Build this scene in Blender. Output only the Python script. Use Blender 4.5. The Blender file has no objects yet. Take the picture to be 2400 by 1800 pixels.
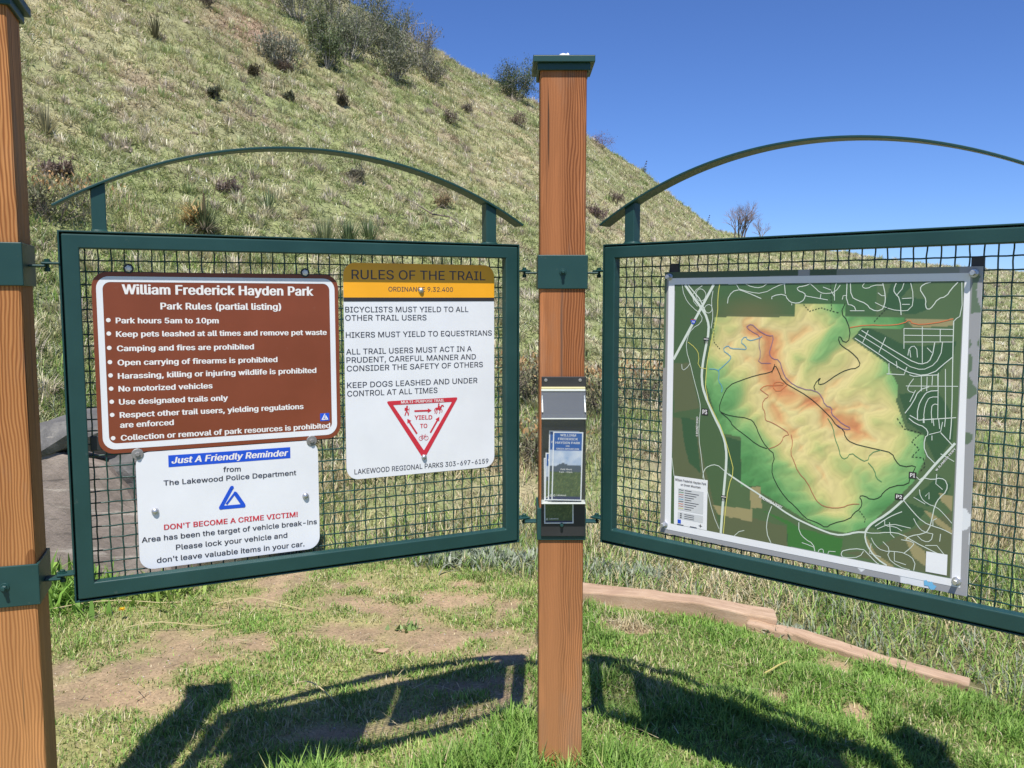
import bpy, bmesh, math, random
import numpy as np
from mathutils import Vector, Matrix
from mathutils.geometry import delaunay_2d_cdt
R = math.radians
S = bpy.context.scene
COL = S.collection
# ---------------------------------------------------------------- camera, sky, sun, exposure
cam = bpy.data.cameras.new('camera'); cam_o = bpy.data.objects.new('camera', cam); COL.objects.link(cam_o)
cam.sensor_width = 36; cam.lens = 36 * 2060 / 2400; cam.clip_start = .05; cam.clip_end = 9000
cam_o.location = (0, 0, 1.5); cam_o.rotation_euler = (math.pi / 2 - .0953, 0, 0)
S.camera = cam_o
SUN_EL, SUN_AZ = 62.0, 2.5
wd = bpy.data.worlds.new("World"); S.world = wd; wd.use_nodes = True
nt = wd.node_tree
sky = nt.nodes.new('ShaderNodeTexSky'); sky.sky_type = 'NISHITA'; sky.sun_disc = False
sky.sun_elevation = R(SUN_EL); sky.sun_rotation = R(180 + SUN_AZ)
sky.altitude = 1800; sky.air_density = 1.0; sky.dust_density = .4; sky.ozone_density = 2.2
tint = nt.nodes.new('ShaderNodeMix'); tint.data_type = 'RGBA'; tint.blend_type = 'MULTIPLY'; tint.inputs[0].default_value = 1; tint.inputs[7].default_value = (.80, 1.10, 1.72, 1)
nt.links.new(sky.outputs[0], tint.inputs[6]); nt.links.new(tint.outputs[2], nt.nodes['Background'].inputs[0]); nt.nodes['Background'].inputs[1].default_value = .07
sun = bpy.data.lights.new('sun', 'SUN'); sun.energy = 5.0; sun.angle = R(.55); sun.color = (1, .955, .88)
sun_o = bpy.data.objects.new('sun', sun); COL.objects.link(sun_o); sun_o.location = (0, -6, 12)
a, e = R(SUN_AZ), R(SUN_EL)
sun_o.rotation_euler = Vector((math.sin(a) * math.cos(e), math.cos(a) * math.cos(e), -math.sin(e))).to_track_quat('-Z', 'Y').to_euler()
S.view_settings.view_transform = 'Standard'; S.view_settings.look = 'None'; S.view_settings.exposure = .24; S.view_settings.gamma = 1
S.cycles.max_bounces = 6; S.cycles.transparent_max_bounces = 12
# ---------------------------------------------------------------- traced lettering and map lines (metres on each panel)
D_R_BROWN=[(.0698,.8205),(.6873,.8139),(.0697,.3608),(.6862,.3638)]
D_R_REM=[(.1556,.3618),(.6222,.3584),(.1509,.0539),(.6201,.0524)]
D_R_RULES=[(.6997,.8517),(1.1634,.8517),(.7047,.2393),(1.1673,.2384)]
D_R_MAP=[(.1977,.8283),(1.0331,.8243),(.1958,.0611),(1.0337,.0557)]
D_R_MAPIN=[(.2305,.7924),(.9943,.792),(.2317,.0907),(.9986,.0932)]
D_R_MAPB=[(.211,.8104),(1.0035,.8098),(.2156,.0733),(1.0203,.0736)]
D_BROWN=[('William Frederick Hayden Park',.1377,.763,.6183,.7602,.0241,'t'),('Park Rules (partial listing)',.2261,.7246,.5296,.7219,.0168,'b'),('Park hours 5am to 10pm',.1208,.6905,.3673,.6876,.0138,'b'),('Keep pets leashed at all times and remove pet waste',.1201,.6566,.6529,.6523,.0139,'b'),('Camping and fires are prohibited',.1208,.6207,.4553,.6174,.0139,'b'),('Open carrying of firearms is prohibited',.1209,.5851,.5163,.5812,.0139,'b'),('Harassing, killing or injuring wildlife is prohibited',.1203,.5513,.6215,.548,.014,'b'),('No motorized vehicles',.1204,.519,.3466,.5174,.014,'b'),('Use designated trails only',.1202,.4858,.3846,.4833,.014,'b'),('Respect other trail users, yielding regulations',.1207,.4525,.5839,.4496,.0141,'b'),('are enforced',.1204,.427,.2479,.4263,.0141,'b'),('Collection or removal of park resources is prohibited',.1209,.3942,.6573,.392,.0141,'b')]
D_BUL=[(.1042,.6984),(.104,.665),(.1036,.6293),(.1036,.5938),(.1037,.5605),(.1038,.5271),(.1039,.4941),(.1036,.4609),(.1034,.4018)]
D_LOGO1=[(.6298,.4124),(.6555,.4126),(.6551,.4343),(.6294,.4341)]
D_BOLT1=[(.1549,.8263),(.596,.822)]
D_REM=[('Just A Friendly Reminder',.2379,.3256,.5364,.3225,.0167,'i'),('from',.3661,.2927,.4114,.2903,.0134,'m'),('The Lakewood Police Department',.2174,.2699,.5595,.2672,.0133,'m'),("DON'T BECOME A CRIME VICTIM!",.2144,.153,.5609,.1497,.0138,'r'),('Area has been the target of vehicle break-ins',.1597,.126,.6137,.1233,.0136,'m'),('Please lock your vehicle and',.2416,.0963,.5309,.0943,.0139,'m'),("don't leave valuable items in your car.",.194,.0679,.5776,.0638,.0138,'m')]
D_BAR=[(.2311,.3167),(.5447,.3154),(.5448,.3459),(.2313,.3477)]
D_LOGO2C=[(.3541,.1916),(.4207,.1908),(.3886,.2504)]
D_BOLT2=[(.1947,.2043),(.584,.2056),(.1582,.3571),(.6041,.3594)]
D_RULES=[('RULES OF THE TRAIL',.726,.8062,1.1362,.8068,.0261,'k'),('ORDINANCE 9.32.400',.8325,.7724,1.031,.7723,.0131,'k'),('BICYCLISTS MUST YIELD TO ALL',.7059,.7141,1.0803,.7131,.0154,'k'),('OTHER TRAIL USERS',.7054,.6909,.9473,.6897,.0155,'k'),('HIKERS MUST YIELD TO EQUESTRIANS',.7063,.6431,1.1573,.6415,.0155,'k'),('ALL TRAIL USERS MUST ACT IN A',.7063,.596,1.0908,.5956,.0156,'k'),('PRUDENT, CAREFUL MANNER AND',.7068,.5726,1.1043,.5711,.0156,'k'),('CONSIDER THE SAFETY OF OTHERS',.7072,.5487,1.1272,.547,.0156,'k'),('KEEP DOGS LEASHED AND UNDER',.7073,.5016,1.1091,.4996,.0157,'k'),('CONTROL AT ALL TIMES',.7073,.4776,.9797,.4757,.0157,'k'),('LAKEWOOD REGIONAL PARKS 303-697-6159',.7243,.254,1.1448,.2514,.0142,'k'),('MULTI-PURPOSE TRAIL',.8663,.4496,1.0011,.4485,.0076,'w'),('YIELD',.9065,.4002,.9624,.3977,.0123,'d'),('TO',.9239,.374,.9466,.3735,.0123,'d')]
D_KBAR=[(.6998,.7441),(1.1642,.7446),(1.1642,.7553),(.6996,.7552)]
D_TRI_O=[(.8216,.4582),(1.0458,.4592),(.935,.2791)]
D_TRI_I=[(.8419,.4464),(1.0258,.4463),(.9353,.3067)]
D_ARROWS=[[(.9068,.4252),(.9607,.424)],[(.9141,.3578),(.8846,.4038)],[(.9562,.3581),(.985,.4038)]]
D_ICONS=[(.884,.4274),(.9832,.4273),(.9347,.3454)]
D_BOLT3=[(.931,.7759),(.9356,.2869)]
D_ROADS=[(.0102,[(.3561,.7947),(.2297,.5772)]),(.0096,[(.2652,.7959),(.294,.7549),(.3223,.7225),(.3393,.6957),(.3449,.6634),(.3351,.6145),(.3259,.5651),(.3239,.5212),(.334,.4835),(.3562,.4415),(.3689,.4181),(.3938,.3769),(.4054,.34),(.4077,.2967),(.4032,.2414),(.3998,.1859),(.395,.0921)]),(.0045,[(.2745,.7957),(.3125,.7521),(.3328,.7144)]),(.0023,[(.2558,.796),(.2628,.7576),(.2884,.7277),(.3227,.7063),(.3202,.6835),(.2897,.6677),(.2748,.6399),(.2723,.6067),(.2869,.5687),(.2991,.5252),(.3157,.4767),(.3238,.4443),(.3202,.4137),(.3184,.3581),(.3289,.3037),(.3344,.2542),(.3509,.2063),(.3695,.1423),(.3899,.104)]),(.0023,[(.3208,.7882),(.2936,.7722),(.2892,.7494),(.3068,.7305)]),(.0023,[(.3542,.7734),(.3491,.7387),(.357,.7093),(.3508,.669)]),(.0023,[(.2594,.5646),(.261,.5464),(.2748,.5526),(.2869,.5687)]),(.0023,[(.3,.763),(.3046,.7765),(.3167,.7807),(.3302,.772),(.3336,.7575),(.3218,.744),(.3065,.7467),(.3,.763)]),(.0023,[(.3266,.7225),(.3341,.7344),(.348,.736),(.3536,.7253),(.3497,.7146),(.3377,.7107),(.3266,.7225)]),(.0028,[(.3353,.242),(.336,.2656),(.354,.2817),(.3781,.2875),(.3963,.2761),(.4205,.2602)]),(.0023,[(.231,.2891),(.2405,.236)]),(.0062,[(.4144,.2648),(.4618,.2415),(.5079,.2213),(.5531,.199),(.5972,.1772),(.64,.1636),(.6818,.1528),(.7175,.1465),(.7471,.1518),(.7712,.1636),(.7951,.1669)]),(.0073,[(.7951,.1669),(.7995,.1786),(.8131,.1957),(.8448,.2205),(.8755,.2544),(.9054,.2923),(.9303,.3287),(.9547,.3645),(.9749,.39),(.9927,.4149)]),(.0051,[(.7951,.1669),(.7949,.1481),(.8062,.1254),(.826,.1046),(.8501,.0873)]),(.0028,[(.5449,.1951),(.5331,.1639),(.5305,.1207),(.5453,.0887)]),(.0028,[(.6216,.163),(.6224,.1371),(.6415,.1198),(.6625,.1133),(.6674,.091)]),(.0023,[(.4366,.093),(.4509,.1076),(.4664,.1137)]),(.0023,[(.6313,.1101),(.6471,.1078),(.6655,.1036)]),(.0023,[(.6763,.0876),(.6785,.1009),(.6896,.1041),(.6902,.0877)]),(.0023,[(.7019,.0875),(.704,.1007),(.7215,.1031)]),(.0028,[(.7396,.0873),(.7351,.1016),(.7436,.1124),(.7895,.1247),(.8019,.1147),(.8265,.0923),(.8314,.0859)]),(.0023,[(.7396,.0873),(.7545,.0853),(.7832,.101),(.7922,.1177)]),(.0028,[(.7951,.1669),(.8188,.1682),(.8511,.1779),(.8831,.1788),(.9107,.1646),(.9465,.1523),(.9816,.1403)]),(.0028,[(.8181,.1867),(.8452,.2109),(.8631,.2236),(.8809,.2337)]),(.0023,[(.8231,.1803),(.8549,.2004),(.8914,.1971),(.9027,.1966)]),(.0023,[(.8408,.2053),(.8414,.1908),(.8643,.1948),(.8828,.186)]),(.0023,[(.8525,.2024),(.8559,.1739),(.8654,.1659)]),(.0028,[(.8843,.2615),(.9078,.2357),(.9307,.2158),(.9527,.2101),(.9744,.2069),(.9951,.1989)]),(.0023,[(.9083,.2215),(.9179,.2041),(.9317,.1923),(.9535,.1914)]),(.0023,[(.9186,.2942),(.9216,.2757),(.9375,.2617),(.9593,.2581),(.9771,.2423),(.994,.2243)]),(.0023,[(.9062,.2734),(.9332,.261)]),(.0023,[(.9324,.2797),(.9406,.2904),(.9413,.274)]),(.0028,[(.9283,.3238),(.948,.3218),(.9648,.3297),(.98,.3216),(.9798,.2984),(.9647,.2823),(.9548,.2621),(.9498,.2284),(.9445,.1993),(.9319,.1875),(.9012,.1772),(.8927,.1661)]),(.0023,[(.9559,.3368),(.9548,.3134),(.9703,.3017)]),(.0023,[(.8098,.1557),(.82,.1379),(.8392,.1268),(.8668,.1322),(.8941,.1326),(.9171,.118),(.9137,.0932)]),(.0023,[(.8383,.1512),(.8574,.1352),(.849,.1141),(.8774,.0954),(.9048,.0914)]),(.0023,[(.8104,.141),(.8066,.1156),(.8351,.1113)]),(.0023,[(.8668,.1322),(.8677,.108),(.8952,.1039)]),(.0023,[(.8815,.164),(.9107,.1646),(.9111,.1551),(.8896,.1318)]),(.0023,[(.9189,.1805),(.9327,.1687),(.95,.1719),(.9535,.1914)]),(.0023,[(.9527,.2101),(.9521,.2241),(.9605,.2302)]),(.0023,[(.9706,.1945),(.9693,.1755)]),(.0023,[(.9374,.1601),(.9633,.165),(.9814,.145)]),(.0028,[(.3993,.7388),(.4017,.7599),(.4243,.7782),(.453,.7702),(.4982,.7519)]),(.0023,[(.4008,.7941),(.424,.7912),(.4329,.7781)]),(.0023,[(.4329,.7781),(.4643,.7691),(.5034,.7647),(.5408,.7848),(.5646,.7921)]),(.0023,[(.4524,.7935),(.4696,.783),(.4974,.7801),(.5135,.7927)]),(.0028,[(.5283,.7504),(.5281,.7595),(.5655,.7644),(.5712,.7493),(.5874,.7393),(.6107,.7419),(.6206,.7568),(.6177,.7667),(.5994,.7718),(.5965,.7817),(.6171,.784),(.6297,.7888)]),(.0028,[(.562,.7921),(.5655,.7644)]),(.0023,[(.6179,.7592),(.679,.7483)]),(.0023,[(.5837,.7393),(.5838,.7343)]),(.0023,[(.6297,.7913),(.6453,.7788),(.6584,.7665),(.6784,.7639),(.698,.7687),(.7096,.7854)]),(.0023,[(.6609,.764),(.6589,.7503)]),(.0023,[(.6654,.7811),(.6855,.7736),(.696,.7566)]),(.0023,[(.6997,.7904),(.6953,.7759),(.6963,.7469)]),(.0028,[(.7264,.79),(.7259,.7373),(.7452,.7349),(.7505,.723)]),(.0028,[(.7346,.7899),(.7373,.7565),(.7543,.7469),(.7758,.7398),(.7882,.7233),(.8114,.7211),(.82,.7352),(.8213,.7586),(.8133,.789)]),(.0023,[(.7361,.7215),(.7718,.7218)]),(.0023,[(.7158,.7493),(.7179,.7589),(.7275,.7598)]),(.0023,[(.7693,.7895),(.7626,.7801),(.7768,.7753),(.7905,.7845),(.8135,.7843)]),(.0023,[(.8027,.7657),(.8122,.7586),(.8213,.7586)]),(.0023,[(.7967,.7422),(.8202,.7306),(.8522,.7215),(.8831,.724),(.8861,.7584),(.8783,.7881)]),(.0028,[(.845,.7886),(.8389,.7724),(.8438,.7631),(.8554,.7516),(.8593,.7123)]),(.0023,[(.8599,.7515),(.8819,.7529)]),(.0023,[(.8605,.7377),(.8782,.7378)]),(.0023,[(.8628,.7883),(.859,.7746),(.8462,.7585)]),(.0028,[(.9236,.7898),(.9067,.7855),(.8985,.7743),(.9077,.7606),(.9147,.7492),(.9132,.7333),(.92,.7243),(.9303,.7334),(.9402,.7515),(.9589,.7559),(.9685,.7737),(.9823,.789)]),(.0023,[(.9905,.7889),(.9946,.7138),(.9779,.7025),(.9763,.6913)]),(.0028,[(.7666,.6731),(.8191,.6413),(.8654,.615),(.8971,.5978),(.919,.5966),(.9334,.611),(.9382,.6498)]),(.0028,[(.7506,.6535),(.8061,.6196),(.8484,.5908),(.8984,.5678),(.9371,.5746),(.9574,.5962),(.9776,.6151)]),(.0023,[(.7598,.6634),(.8149,.6317),(.8614,.6031),(.8956,.5829),(.9281,.5856),(.9524,.6141),(.9551,.6503)]),(.0023,[(.783,.6735),(.7701,.6421)]),(.0023,[(.8253,.658),(.8107,.6198)]),(.0023,[(.8673,.68),(.978,.6802)]),(.0023,[(.8679,.6638),(.9787,.6654)]),(.0023,[(.8686,.6476),(.9781,.6511)]),(.0023,[(.8673,.68),(.8692,.6314)]),(.0023,[(.9087,.6855),(.9124,.5985)]),(.0023,[(.9488,.6795),(.95,.6502)]),(.0028,[(.9771,.7002),(.9786,.6197),(.983,.4731),(.981,.4228)]),(.0023,[(.8788,.6155),(.8815,.6365),(.8976,.6393),(.9009,.6118)]),(.0023,[(.8826,.6296),(.8856,.6112)]),(.0023,[(.9216,.6356),(.9328,.6246)]),(.0028,[(.8311,.5687),(.8718,.5686),(.8777,.5876)]),(.0023,[(.8356,.5949),(.8366,.569)]),(.0023,[(.8526,.6004),(.8555,.5841)]),(.0028,[(.8842,.5693),(.8941,.5662),(.95,.573)]),(.0023,[(.8773,.5419),(.993,.5485)]),(.0023,[(.9115,.5686),(.913,.5317)]),(.0023,[(.9245,.567),(.9251,.5325)]),(.0023,[(.9365,.57),(.9362,.5471)]),(.0023,[(.9479,.5729),(.949,.5456)]),(.0023,[(.8943,.5606),(.8818,.5412),(.8823,.5296),(.8957,.5273)]),(.0023,[(.8878,.5043),(.8998,.5331)]),(.0028,[(.8778,.4754),(.8966,.505),(.9064,.5336),(.9299,.5434)]),(.0028,[(.9071,.4639),(.9059,.4917),(.9178,.5205),(.9282,.5328),(.9507,.5357)]),(.0023,[(.9227,.456),(.9203,.4837),(.9269,.5119),(.9352,.5195),(.9501,.5206)]),(.0023,[(.94,.4577),(.9363,.4942),(.9423,.5039),(.9509,.5023)]),(.0023,[(.9489,.5775),(.9523,.4704)]),(.0023,[(.9641,.5874),(.9692,.4719),(.968,.4511)]),(.0028,[(.8891,.4717),(.9094,.4618),(.9921,.4752)]),(.0023,[(.9545,.4682),(.9576,.4455)]),(.0028,[(.8872,.4645),(.9032,.452),(.9253,.4471),(.9347,.4295),(.9242,.4214),(.9258,.3843),(.9505,.3617)]),(.0023,[(.9347,.4295),(.96,.439),(.9633,.4622)]),(.0023,[(.9201,.4675),(.9206,.4559)]),(.0023,[(.9416,.4694),(.9446,.4513)]),(.0028,[(.9601,.4367),(.9867,.4097)]),(.0023,[(.9413,.4278),(.9417,.4163)]),(.0028,[(.9303,.3287),(.9176,.3176),(.9084,.3258)]),(.0023,[(.9623,.3862),(.9925,.3715)])]
D_TRAILS=[('k',.0028,[(.5342,.5547),(.5416,.5783),(.553,.5609),(.5646,.5333),(.6024,.5154),(.6342,.4999),(.6657,.4772),(.6917,.4544),(.6994,.4477),(.7125,.4291),(.7325,.4211),(.7356,.4017),(.7532,.3888),(.7917,.3833),(.8247,.3797),(.8525,.3758),(.86,.3575),(.8765,.3429),(.9095,.3533),(.9036,.3369),(.8954,.3193),(.8938,.3025),(.8557,.2947),(.8334,.2746),(.8293,.2618),(.8062,.251),(.7892,.2607),(.775,.2561),(.785,.2453),(.781,.2249),(.7645,.2123),(.7554,.1934),(.709,.1754),(.6943,.1601),(.6761,.1698),(.6553,.1739),(.6396,.1764),(.6069,.2074),(.5851,.2197),(.5512,.262),(.5391,.2972),(.5517,.3355),(.5265,.3509),(.5033,.3827),(.4912,.4132),(.4738,.4275),(.422,.4281),(.3924,.4336),(.379,.4433),(.3912,.4822),(.4081,.513),(.4425,.5285),(.493,.5472),(.526,.5543),(.5394,.5627),(.5416,.5783)]),('k',.0028,[(.3864,.4358),(.4164,.4168),(.4227,.4014),(.4638,.3786),(.4984,.3557),(.5265,.3494)]),('k',.0028,[(.7234,.7397),(.7131,.7155),(.7322,.6964),(.7411,.6532),(.7247,.6382),(.7116,.6621),(.7098,.6426),(.725,.6285),(.7398,.6218),(.7671,.5964),(.7629,.5794),(.7366,.5756),(.7079,.5594),(.6886,.5434),(.6714,.5315),(.6587,.5341),(.6706,.5548),(.6486,.5285),(.6542,.5164)]),('p',.0028,[(.4584,.6765),(.4723,.6846),(.4867,.6719),(.5008,.6618),(.5231,.6521),(.5382,.6551),(.5295,.6215),(.5245,.6058),(.5358,.5909),(.5548,.5917),(.5637,.5615),(.5779,.5367),(.6181,.5164),(.6542,.5164),(.6724,.5027),(.6808,.4784),(.7009,.475),(.6965,.4598),(.7144,.4465),(.7271,.4354),(.7542,.4257),(.7325,.4211),(.7149,.4318)]),('p',.0023,[(.4584,.6765),(.4672,.6662),(.5011,.6515),(.4932,.6357),(.5026,.5998),(.4921,.5785),(.5307,.5803)]),('b',.0028,[(.3879,.4928),(.3905,.5091),(.3752,.5244),(.3806,.5463),(.3715,.5566),(.3475,.5553)]),('b',.0028,[(.3746,.5513),(.3978,.5713),(.4149,.5881),(.4118,.596),(.385,.6109),(.4052,.625),(.4113,.6146),(.4402,.6156),(.4602,.6137),(.457,.6241),(.4397,.6341),(.4563,.6529),(.4623,.6374),(.4902,.6434),(.5039,.6516)]),('r',.0023,[(.5025,.5086),(.5166,.4991),(.5306,.4923),(.5116,.4805),(.5094,.4594),(.5181,.4497),(.5187,.4288),(.5243,.4241),(.5298,.4247),(.5575,.4142),(.593,.3945),(.5717,.3897),(.5695,.374),(.5537,.3592),(.532,.35)]),('r',.0023,[(.593,.3945),(.599,.372),(.5919,.3454),(.6031,.3261),(.6147,.2966),(.6416,.2746),(.6583,.2411),(.6744,.2206),(.7,.2145),(.7348,.22),(.754,.233),(.7781,.2368)]),('o',.0028,[(.7377,.6797),(.7802,.6877),(.8265,.6862),(.8668,.6916),(.8796,.7033),(.8867,.6896),(.9321,.6927),(.9757,.7047)]),('o',.0023,[(.5025,.5086),(.516,.5199),(.5352,.5212),(.5782,.5255),(.5511,.5351),(.5352,.5212),(.5521,.5016),(.5782,.5255)]),('g',.0023,[(.6894,.4468),(.7052,.4234),(.7086,.3989),(.722,.3705),(.7252,.351),(.7401,.3453),(.7515,.3665),(.7689,.3538),(.7932,.3445),(.7993,.3696),(.8247,.3797)]),('g',.0023,[(.7955,.3448),(.8127,.3275),(.8158,.3085),(.8301,.3007)]),('y',.0028,[(.3745,.7918),(.3694,.76),(.3707,.7068),(.3571,.653),(.3435,.5931),(.3385,.5494),(.337,.4838),(.3687,.4261),(.3935,.3877),(.4191,.3144),(.4319,.2726),(.4153,.2322),(.4076,.1596),(.4033,.0936)]),('y',.0023,[(.2781,.6289),(.3033,.6133),(.3161,.592),(.3107,.5589),(.3414,.555)]),('d',.0023,[(.8604,.4621),(.8771,.4377),(.9172,.4323),(.8961,.4091),(.9145,.3923),(.8977,.3716),(.9241,.3724),(.9293,.352),(.9168,.3363)]),('d',.0023,[(.6161,.7369),(.632,.7196),(.6622,.7287),(.6923,.7201),(.7121,.7155)]),('d',.0023,[(.6849,.7906),(.6899,.7201)]),('d',.0023,[(.827,.7306),(.794,.6927)]),('d',.0023,[(.3592,.6906),(.3607,.6316),(.382,.6108)]),('d',.0023,[(.7787,.2196),(.7938,.2023),(.7919,.1896)])]
D_PARK=[(.3619,.7013),(.5937,.7043),(.5926,.7378),(.7235,.7382),(.7246,.706),(.8661,.7077),(.8673,.68),(.7664,.6779),(.7435,.6509),(.8301,.5946),(.8595,.5398),(.8565,.5019),(.8817,.4358),(.9218,.4258),(.9285,.3706),(.9046,.3111),(.7994,.181),(.747,.1568),(.6766,.157),(.5134,.2274),(.51,.2456),(.4533,.2349),(.4514,.3048),(.4496,.3718),(.3878,.3789),(.3362,.5165),(.3435,.5931)]
D_RIDGE=[[(.4727,.6716),(.5182,.6314),(.5252,.5801),(.5458,.5296),(.6079,.5081),(.6552,.4864),(.7175,.427),(.7425,.4146)],[(.5458,.5296),(.528,.487),(.59,.4044)],[(.7425,.4146),(.7912,.3953)],[(.59,.4044),(.6445,.3438),(.687,.2984),(.7088,.2511)],[(.5825,.6436),(.6232,.6748)],[(.6391,.5053),(.7086,.5398),(.7458,.5906)],[(.7161,.4664),(.8067,.4837)],[(.417,.6174),(.4868,.5678)]]
D_TAN=[[(.8663,.7041),(.9769,.7056),(.9776,.6891),(.8891,.6851)],[(.3688,.1701),(.4866,.1751),(.4875,.1401),(.3846,.1448)],[(.4792,.2359),(.5101,.243),(.5175,.1827),(.4819,.177)],[(.9293,.2486),(.9513,.2428),(.9945,.2127),(.9951,.1989),(.961,.2186)],[(.8876,.1796),(.938,.146),(.9485,.1053),(.9123,.1266)],[(.7955,.1581),(.8208,.1183),(.8683,.0935),(.8501,.0873),(.8015,.1245)],[(.962,.2958),(.9911,.2909),(.9927,.2541),(.967,.278)]]
D_DARK=[[(.2575,.4081),(.3016,.412),(.3301,.2508),(.2855,.2872)],[(.3879,.3763),(.4497,.3691),(.4514,.3048),(.4744,.305),(.4793,.2305),(.4205,.2602)],[(.7435,.6509),(.7664,.6779),(.8688,.643),(.9884,.6514),(.9776,.6151),(.9457,.5728),(.894,.5676),(.8301,.5946)],[(.8361,.7864),(.885,.7858),(.86,.7492),(.9125,.7492),(.9221,.7266),(.888,.7126),(.816,.7212)],[(.5875,.1414),(.6564,.1432),(.7256,.1302),(.7265,.105),(.5888,.0995)],[(.7993,.1835),(.8888,.2613),(.9423,.2507),(.9091,.2026),(.8559,.1739)],[(.8648,.5213),(.9473,.5364),(.988,.4739),(.9906,.4147),(.9547,.3645),(.9218,.4258),(.8811,.4499)],[(.9062,.2734),(.9602,.3374),(.9863,.3224),(.9751,.2885),(.9419,.26)]]
D_OLIVE=[[(.2287,.5659),(.2857,.5687),(.3195,.4439),(.2381,.4204)],[(.2287,.4055),(.3016,.412),(.395,.0921),(.2448,.0872)],[(.3933,.1573),(.5874,.1467),(.5888,.0995),(.7267,.1),(.7252,.0692),(.395,.091)],[(.8017,.1196),(.9927,.2541),(.9998,.0934),(.7341,.1014)]]
D_LEGEND=[(.2418,.2373),(.3507,.2386),(.3511,.0933),(.2434,.0938)]
D_QR=[(.9406,.1465),(.9881,.1472),(.9886,.0971),(.941,.0966)]
D_PTXT=[('P3',[(.3298,.4271),(.3444,.4284),(.3295,.4392)]),('P1',[(.8962,.3222),(.9077,.3229),(.8958,.3317)]),('P2',[(.866,.2654),(.8796,.2665),(.8657,.274)])]
D_RTXT=[('W ALAMEDA PKWY',[(.5059,.213),(.5725,.1905),(.5091,.2209)]),('W ALAMEDA PKWY',[(.9556,.3433),(.9954,.4015),(.9521,.3465)]),('S ROONEY ROAD',[(.3165,.3606),(.3164,.4171),(.3103,.3599)])]
D_SHIELD=[(.2943,.6874),(.3365,.6351),(.402,.1945)]
D_BOLT4=[(.2141,.8142),(1.015,.8091),(.212,.0873),(1.0106,.0878)]
D_TAPE=[(.9524,.0642)]
D_TABS=[(.2264,.8403),(1.0207,.8342)]
# ---------------------------------------------------------------- terrain functions
HT=[(-59.68,0.3625,28,4.6),(-47.21,0.4879,28,4.8),(-39.33,0.4707,30,5.0),(-28.89,0.4421,31,5.3),(-20.35,0.3973,32,5.7),(-10.53,0.3221,33,6.1),(-4.25,0.2679,35,6.4),(1.73,0.2162,38,6.8),(8.22,0.1419,47,7.4),(10.83,0.1043,53,7.9),(13.02,0.0749,60,8.4),(15.05,0.0651,66,8.8),(17.35,0.0562,72,9.2),(20.56,0.0489,75,9.6),(23.14,0.0414,78,10),(24.96,0.0365,80,10.3),(28.02,0.0297,80,10.5),(30.04,0.0262,82,11),(39.33,0.0197,90,12),(55.34,0.0131,90,14)]
HA=np.array(HT,float)
def hsh(i,j,s):
    n=(i.astype(np.int64)*374761393+j.astype(np.int64)*668265263+s*1274126177)&0xffffffff
    n=((n^(n>>13))*1103515245)&0xffffffff
    return ((n^(n>>16))&0xffff)/65535.0
def vn(x,y,s=0):
    x=np.asarray(x,float);y=np.asarray(y,float)
    i=np.floor(x);j=np.floor(y);a=x-i;b=y-j;a=a*a*(3-2*a);b=b*b*(3-2*b)
    i=i.astype(np.int64);j=j.astype(np.int64)
    return (hsh(i,j,s)*(1-a)+hsh(i+1,j,s)*a)*(1-b)+(hsh(i,j+1,s)*(1-a)+hsh(i+1,j+1,s)*a)*b
def fbm(x,y,s=0,o=4):
    t=0;a=.5;n=0
    for k in range(o): t=t+a*vn(x,y,s+k*17);n+=a;a*=.5;x=x*2.03+5.1;y=y*2.03+1.7
    return t/n
def hillz(x,y):
    x=np.asarray(x,float);y=np.asarray(y,float)
    az=np.degrees(np.arctan2(x,y));D=np.hypot(x,y)
    el=np.interp(az,HA[:,0],HA[:,1]);Dc=np.interp(az,HA[:,0],HA[:,2]);D0=np.interp(az,HA[:,0],HA[:,3])
    zc=1.5+el*Dc;s=(D-D0)/(Dc-D0)
    k=.02;sp=.5*(s+np.sqrt(s*s+k*k*4))-k*.2      # soft foot
    up=np.where(s<1,sp,1-(s-1)*.75)
    z=zc*up
    amp=np.clip(D-D0,0,10)*.012
    z=z+amp*(fbm(x*.5,y*.5,3,4)-.5)*2.2+np.clip(D-D0,0,3)/3*.10*(fbm(x*2.2,y*2.2,9,2)-.5)*2
    return np.where(s<-.12,-.4,z-np.clip(-s*6,0,.35))
EX=np.array([(-6,5.3),(-3,4.95),(-1.5,5.0),(-.64,4.88),(0,4.66),(.36,4.36),(.9,4.16),(1.24,4.03),(1.8,3.38),(2.4,2.6),(4,.8)])
def edge(x): return np.interp(x,EX[:,0],EX[:,1])
def gz(x,y):
    x=np.asarray(x,float);y=np.asarray(y,float)
    near=np.exp(-((x*x+(y-3.5)**2)/60))
    return near*((fbm(x*1.3,y*1.3,21,3)-.5)*.05+(fbm(x*7,y*7,31,2)-.5)*.02)-.045*np.clip(x-.4,0,3)*near
DIRT=[(-1.75,3.25,.55,.38),(-1.16,3.75,.62,.24),(-1.5,3.5,.4,.25),(-.25,4.33,.33,.13),(-.7,4.2,.34,.12),(-.16,4.55,.3,.07),(-.3,3.75,.3,.16),(1.37,3.6,.09,.09),(1.28,3.12,.06,.10),(.54,3.93,.10,.09),(1.02,3.28,.06,.05),(-.2,4.75,.5,.09)]
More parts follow.
